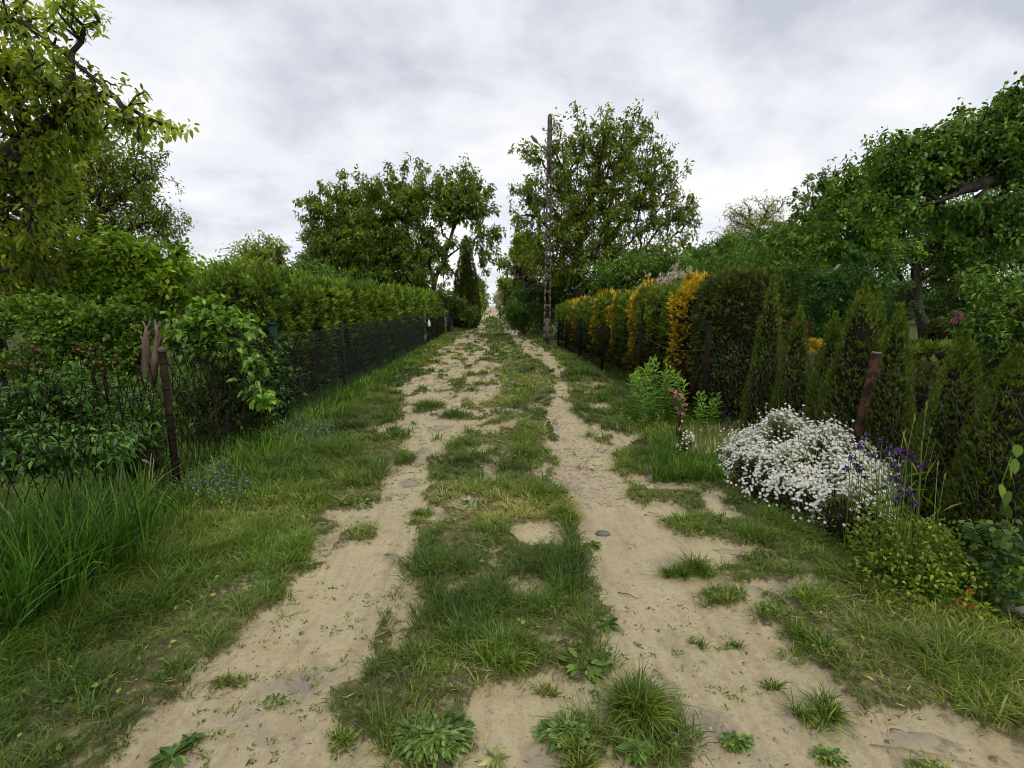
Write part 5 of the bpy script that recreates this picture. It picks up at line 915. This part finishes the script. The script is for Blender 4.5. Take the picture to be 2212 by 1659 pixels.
    for (u, v) in ((1952, 940), (1975, 905), (1990, 965), (2010, 935), (2018, 960), (1930, 1000), (2025, 1010), (1905, 1015), (2000, 880), (1880, 960), (2040, 1030)):
        t = atx(u, v, rng.uniform(2.35, 2.6)); sp_.append((np.array([t[0]+rng.normal(0, .05), t[1]-.03, 0]), t))
    stalks('tall_grass_stalks', 'tall green grass stalks among the purple columbines', 'stalks', sp_, leaves=5, Ll=.2, r=.0035)
    # purple columbine
    b0 = gp(1900, 1180); b0[2] = 0; r = thing('columbine', 'tall columbine with many dark purple nodding flowers', 'columbine', b0)
    for (u, v) in ((1838, 985), (1845, 1002), (1832, 1010), (1852, 1015), (1862, 1010), (1870, 1030), (1905, 950), (1915, 970), (1925, 965), (1932, 978), (1950, 970), (1960, 975), (1968, 985), (1935, 1010), (1922, 1030), (1938, 1032), (1945, 1040), (1950, 1060), (1938, 1075), (1965, 1060), (1990, 1000), (1930, 1000), (1858, 960), (1890, 985), (1870, 940), (1975, 1085)):
        X = rng.uniform(2.2, 2.5); p = atx(u, v, X); q = np.array([p[0]+rng.normal(0, .05), p[1]-rng.uniform(.0, .12), 0]); s = mk('stem', Geo().add(*tube([q, (q+p)/2+[0, 0, .02], p+[0, 0, .02], p], [.003, .0025, .002, .0015], 5)), M['weed'], r)
        m = 12; mk('flower', leafs(np.tile(p, (m, 1))+rng.normal(0, .007, (m, 3)), rng.normal(0, 1, (m, 3))*[1, 1, .5]-[0, 0, .6], .03, .018), M['purpleflower'], s)
    # lime-green cranesbill bush
    n = 5200; c = gp(2010, 1290); c = np.array([c[0]-.02, c[1]+.12, 0]); d = nrm(rng.normal(0, 1, (n, 3))); d[:, 2] = np.abs(d[:, 2]); P = c+d*np.array([.33, .36, .40])*(rng.random(n)**.5*(.45+1.1*fbm(d[:, 0]*2.4+4, d[:, 1]*2.4+d[:, 2]*2, 77, 3)))[:, None]; P[:, 2] = np.maximum(P[:, 2], .02)
    r = thing('cranesbill', 'bushy lime-green plant with lacy leaves below the purple flowers', 'plant', c); mk('foliage', leafs(P, d*.6+rng.normal(0, .6, (n, 3))+[0, 0, .2], .032, .017), M['geranium'], r); k = rng.choice(n, 260); mk('stem', prisms(np.tile(c, (260, 1))+rng.normal(0, .05, (260, 3))*[1, 1, 0], P[k], .0022, .0015, 3), M['weed'], r)
    c = gp(2085, 1345); c[2] = 0; r = thing('red_leaf_sprig', 'small sprig with three orange-red leaves at the foot of the lime-green plant', 'plant', c)
    for (u, v) in ((2092, 1278), (2070, 1298), (2098, 1306)):
        p = at(u, v, c[1]); mk('stem', Geo().add(*tube([c, p], .0018, 4)), M['weed'], r); a = np.linspace(0, 5.2, 7); mk('leaf', leafs(np.tile(p, (7, 1)), np.stack([np.cos(a), -.3+0*a, np.sin(a)], 1), .026, .015, fold=.02, droop=0), M['orangeleaf'], r)
    # climbing bindweed leaves on the fence
    c = atx(2180, 1350, 2.76); r = thing('bindweed', 'climbing bindweed with pale heart-shaped leaves on the fence at the right edge', 'climber', (2.76, c[1], 0)); pts = [atx(u, v, 2.76) for u, v in ((2195, 1370), (2180, 1300), (2190, 1200), (2172, 1100), (2165, 1040), (2185, 985))]; mk('vine', Geo().add(*tube(pts, .003, 5)), M['weed'], r)
    uv = np.array([(2195, 990), (2180, 1000), (2200, 960), (2165, 1045), (2178, 1060), (2163, 1090), (2165, 1120), (2180, 1160), (2175, 1200), (2195, 1230), (2205, 1250), (2170, 1250), (2190, 1290), (2180, 1330), (2205, 1180), (2160, 1180)]); n = len(uv)
    P = np.array([atx(u, v, 2.74) for u, v in uv]); mk('leaves', leafs6(P, rng.normal(0, .35, (n, 3))+[0, -.3, -.7], rng.uniform(.05, .085, n), rng.uniform(.035, .055, n), np.tile([.75, -.65, 0], (n, 1))+rng.normal(0, .35, (n, 3))), M['mid'], r)
    P = np.array([atx(rng.uniform(2080, 2212), rng.uniform(1130, 1420), rng.uniform(2.55, 2.8)) for k in range(800)]); P = P[P[:, 2] > 0]; tag(mk('undergrowth', leafs6(P, rng.normal(0, .7, (len(P), 3))+[0, 0, .3], .045, .035), M['dark']), 'dark leafy weeds at the foot of the right fence', 'ground cover', kind='stuff')
    # pink rhododendron flower deep in the right garden
    c = at(2068, 688, 8); r = thing('pink_blossom_plant', 'pink flower spike rising behind the dark box bush', 'plant', (c[0], 8, 0)); mk('stem', Geo().add(*tube([(c[0]+.1, 8, 0), c], .01, 5)), M['weed'], r); P = lobe_points([(2072, 680, 7, 8), (2064, 692, 8, 6), (2057, 697, 5, 4)], 160, 8); mk('blossoms', leafs(P, rng.normal(0, 1, (160, 3)), .05, .04), M['pinkflower'], r)
right_plants()

# ------------------------------------------------------------------ single tufts, rosettes and small things on the lane
def lane_details():
    reseed(900)
    TU = [(1385, 1550, 62, .125, 900, 'darkgrass', 'big dark green grass tuft at the bottom, right of the middle'), (1100, 1420, 88, .085, 1200, 'darkgrass', 'wide drooping grass tuft facing bare sand in the middle of the lane'),
          (1487, 1245, 60, .10, 750, 'darkgrass', 'round dark tuft alone on the right rut edge'), (1560, 1300, 48, .06, 380, 'grass', 'flat grass tuft below the round dark one on the right rut'),
          (1770, 1545, 66, .07, 420, 'darkgrass', 'flat spiky grass tuft at the right edge of the right rut'), (1505, 1395, 26, .05, 70, 'darkgrass', 'thin sprig of grass in the middle of the right rut'), (1582, 1398, 24, .045, 60, 'darkgrass', 'small spiky sprig right of another on the right rut'),
          (1665, 1490, 24, .05, 50, 'darkgrass', 'lone thin sprig on the sand left of the flat spiky tuft'), (1185, 1498, 26, .035, 130, 'grass', 'small yellowish tuft on bare sand in the lower middle'), (740, 1612, 32, .05, 240, 'grass', 'small dense tuft on sand at lower left of the middle'),
          (1175, 1075, 40, .13, 420, 'darkgrass', 'upright dark tuft beside the yellow dandelion'), (905, 1110, 30, .08, 330, 'darkgrass', 'dark tuft at the left edge of the middle grass strip'), (1730, 1400, 80, .06, 700, 'darkgrass', 'flattened grey-green tuft at the right grass edge'),
          (500, 1480, 34, .035, 160, 'grass', 'yellowish tuft at the left sand edge'), (1215, 1120, 36, .11, 420, 'grass', 'fresh green tuft on the right side of the middle strip'), (1260, 1640, 60, .06, 500, 'grass', 'grassy patch on the bottom edge, below the dock leaves')]
    for (u, v, rp, h, n, lm, lab) in TU:
        c = gp(u, v); R0 = abs(gp(u+rp, v)[0]-c[0]); a = rng.uniform(0, 6.283, n); q = rng.random(n)**.7; ms = 7; sa = rng.uniform(0, 6.283, ms); sr = rng.random(ms)**.6*R0*.75; ss = rng.uniform(.25, .6, ms); hs = rng.uniform(.5, 1.25, ms); k = rng.integers(0, ms, n); x = c[0]+np.cos(sa)[k]*sr[k]+np.cos(a)*q*R0*ss[k]*.7; y = c[1]+np.sin(sa)[k]*sr[k]*.7+np.sin(a)*q*R0*ss[k]*.5; P = np.stack([x, y, hz(x, y)], 1); h = h*hs[k]
        g = blades(P, a+rng.normal(0, .8, n), h*rng.uniform(.45, 1.35, n), .0048, .2+1.3*q*rng.uniform(.4, 1.3, n), None, 3); tag(mk('grass_tuft', g, M[lm], loc=(c[0], c[1], hz(c[0], c[1]))), lab, 'grass tuft')
    RO = [(935, 1608, 98, 420, .046, .015, 'broad', 'large flat rosette of grey-green leaves at the bottom, left of the middle'), (1215, 1595, 62, 200, .045, .015, 'broad', 'leafy weed rosette at the bottom between sand patches'), (1070, 1645, 34, 22, .06, .02, 'greyleaf', 'small pale rosette on the bottom edge of the picture'),
          (370, 1640, 44, 22, .09, .03, 'broad', 'dandelion rosette on sand at the lower left'), (415, 1600, 30, 26, .05, .02, 'broad', 'small dark weed just above the lower-left dandelion'), (1375, 1640, 50, 26, .075, .026, 'weed', 'pale toothed dandelion leaves at the bottom'), (1265, 1455, 56, 46, .07, .024, 'weed', 'dandelion rosette left above the big dark tuft'),
          (1590, 1605, 36, 140, .024, .012, 'weed', 'small mat of creeping weed on the right rut at the bottom'), (1310, 1355, 30, 14, .09, .036, 'broad', 'dock plant with broad leaves at the edge of the right rut'), (1280, 1178, 34, 22, .07, .022, 'weed', 'plantain at the right edge of the middle strip'),
          (1020, 1090, 34, 60, .05, .016, 'broad', 'grey-green flat rosette in the middle strip'), (780, 1090, 34, 50, .055, .02, 'broad', 'dark weed rosette on the left verge edge'), (1160, 975, 34, 60, .07, .025, 'darkgrass', 'dark leafy dandelion in the middle strip, far ground'), (1790, 1640, 40, 110, .022, .012, 'weed', 'creeping weed by the grey slab at the bottom right'), (595, 1520, 30, 60, .02, .01, 'weed', 'small creeping weed on the left rut')]
    for (u, v, rp, n, L_, w_, lm, lab) in RO:
        c = gp(u, v); R0 = abs(gp(u+rp, v)[0]-c[0]); a = rng.uniform(0, 6.283, n); k = rng.random(n)**.7*(1 if n > 30 else .1); x = c[0]+np.cos(a)*k*R0*.8; y = c[1]+np.sin(a)*k*R0*.5; P = np.stack([x, y, hz(x, y)+.006+.02*rng.random(n)], 1)
        tag(mk('weed_rosette', leafs6(P, np.stack([np.cos(a), np.sin(a), rng.uniform(.1, .6, n)], 1), L_*rng.uniform(.6, 1.2, n), w_, droop=.3), M[lm], loc=(c[0], c[1], hz(c[0], c[1]))), lab, 'weed')
    def flat(name, u, v, s, m, lab, cat, k=3): 
        c = gp(u, v); c[2] = hz(c[0], c[1])+.006; a = rng.uniform(0, 6.28); P = np.tile(c, (k, 1))+rng.normal(0, s*.1, (k, 3))*[1, 1, 0]; aa = a+np.linspace(0, 1.2, k); tag(mk(name, leafs6(P, np.stack([np.cos(aa), np.sin(aa), .12+0*aa], 1), s, s*.6, fold=.1, droop=0), M[m], loc=c), lab, cat)
    flat('fallen_leaf', 1495, 1281, .035, 'yellowflower', 'small yellow fallen leaf on the sand right of the round tuft', 'leaf', 1); flat('fallen_leaf', 1883, 1487, .03, 'yellowflower', 'yellow fallen leaf in the grass at the right', 'leaf', 1); flat('fallen_leaf', 1918, 1456, .025, 'orangeleaf', 'orange fallen leaf just above the yellow one at the right', 'leaf', 1)
    flat('fallen_leaf', 1632, 1345, .02, 'orangeleaf', 'tiny orange leaf fragment on the right rut', 'leaf', 1); flat('fallen_leaf', 1310, 1360, .07, 'broad', 'broad grey-green leaf lying at the rut edge', 'leaf', 1)
    for (u, v, lab) in ((1176, 1026, 'single yellow dandelion flower on the middle strip'), (1085, 870, 'distant orange dandelion flower in the middle strip')):
        c = gp(u, v, .08); m = 22; a = np.arange(m)*6.283/m; g = Geo(); g.add(*leafs(np.tile(c, (m, 1)), np.stack([np.cos(a), np.sin(a), .3+0*a], 1), .02, .009, droop=0)); r = thing('dandelion', lab, 'dandelion', (c[0], c[1], 0)); mk('flower_head', g, M['yellowflower'], r); mk('stem', Geo().add(*tube([(c[0], c[1], 0), c], .002, 5)), M['weed'], r)
    for (u, v, s, m, lab) in ((1303, 1150, (.055, .035, .018), 'greyrock', 'flat dark grey stone lying in the right rut'), (1286, 983, (.05, .035, .02), 'rock', 'pale stone at the right edge of the stony patch'), (1235, 965, (.09, .02, .014), 'rock', 'long pale flat stone in the stony patch'), (1195, 968, (.05, .02, .012), 'rock', 'short pale flat stone left in the stony patch'),
            (1265, 1003, (.03, .02, .012), 'rock', 'small pale pebble below the stony patch'), (1220, 945, (.04, .018, .012), 'rock', 'small flat stone at the top of the stony patch'), (1040, 1012, (.02, .015, .01), 'rock', 'little pale pebble on the middle strip'), (1205, 1545, (.012, .01, .007), 'rock', 'tiny white pebble on the sand at the bottom'), (445, 1085, (.0, 0, 0), '', '')):
        if s[0] == 0: continue
        c = gp(u, v); c[2] = hz(c[0], c[1]); tag(mk('stone', blob(c+[0, 0, s[2]*.4], s, int(u), 14, 8, .3), M[m], loc=c, smooth=False), lab, 'stone')
    for (u0, v0, u1, v1, lab) in ((1335, 1283, 1378, 1297, 'thin brown twig on the sand of the right rut'), (410, 1625, 455, 1642, 'short dry stick beside the lower-left dandelion'), (1880, 1610, 2110, 1655, 'long pale dry stalk over the grey slab at the lower right'), (1895, 1520, 1930, 1640, 'dry stalk crossing the grey slab at the lower right'), (1700, 1180, 1712, 1240, 'dry stalk in the grass right of the round tuft'), (1890, 1385, 1990, 1430, 'dry stem lying in the grass on the right')):
        a = gp(u0, v0); b = gp(u1, v1); a[2] = hz(a[0], a[1])+.01; b[2] = hz(b[0], b[1])+.01; m_ = (a+b)/2+[.006, .004, .008]; tag(mk('twig', tube([a, m_, b], [.0028, .0024, .0014], 5), M['straw'] if 'pale' in lab or 'dry' in lab else M['bark'], loc=a), lab, 'twig')
    # daisies on the left verge, white specks in the far verge
    n = 260; u = np.r_[rng.uniform(820, 960, 150), rng.uniform(940, 1020, 60), rng.uniform(1130, 1200, 50)]; v = np.r_[rng.uniform(735, 840, 150), rng.uniform(715, 735, 60), rng.uniform(722, 760, 50)]; P = np.array([gp(a, b, .05) for a, b in zip(u, v)]); k = fbm(P[:, 0]*2, P[:, 1]*1.2, 90) > .5; P = P[k]; 
    tag(mk('daisies', star(P, np.tile([0, -.4, 1.], (len(P), 1)), .02, 6), M['whiteflower']), 'tiny white daisies scattered in the far verges', 'daisies', kind='stuff')
lane_details()
def slabs():
    for i, (u, v, ru, rv, lab) in enumerate(((1450, 1054, 34, 6, 'flat grey concrete slab sunk in the right verge, beside the fresh tall grass'), (1580, 1193, 44, 8, 'flat grey slab showing through the right verge above the round dark tuft'), (1965, 1600, 74, 30, 'large flat grey slab at the bottom right under dry stalks'), (1420, 1108, 26, 6, 'small grey slab fragment between grass tufts on the right verge'))):
        c = gp(u, v); rx = abs(gp(u+ru, v)[0]-c[0]); ry = abs(gp(u, v-rv)[1]-gp(u, v+rv)[1])/2; z = float(hz(np.array([c[0]]), np.array([c[1]]))[0])
        o = mk('sunken_stone', blob((c[0], c[1], z-.004), (rx, ry, .012), 60+i, 34, 12, .75), M['slab'], loc=(c[0], c[1], z)); tag(o, lab, 'slab')
slabs()
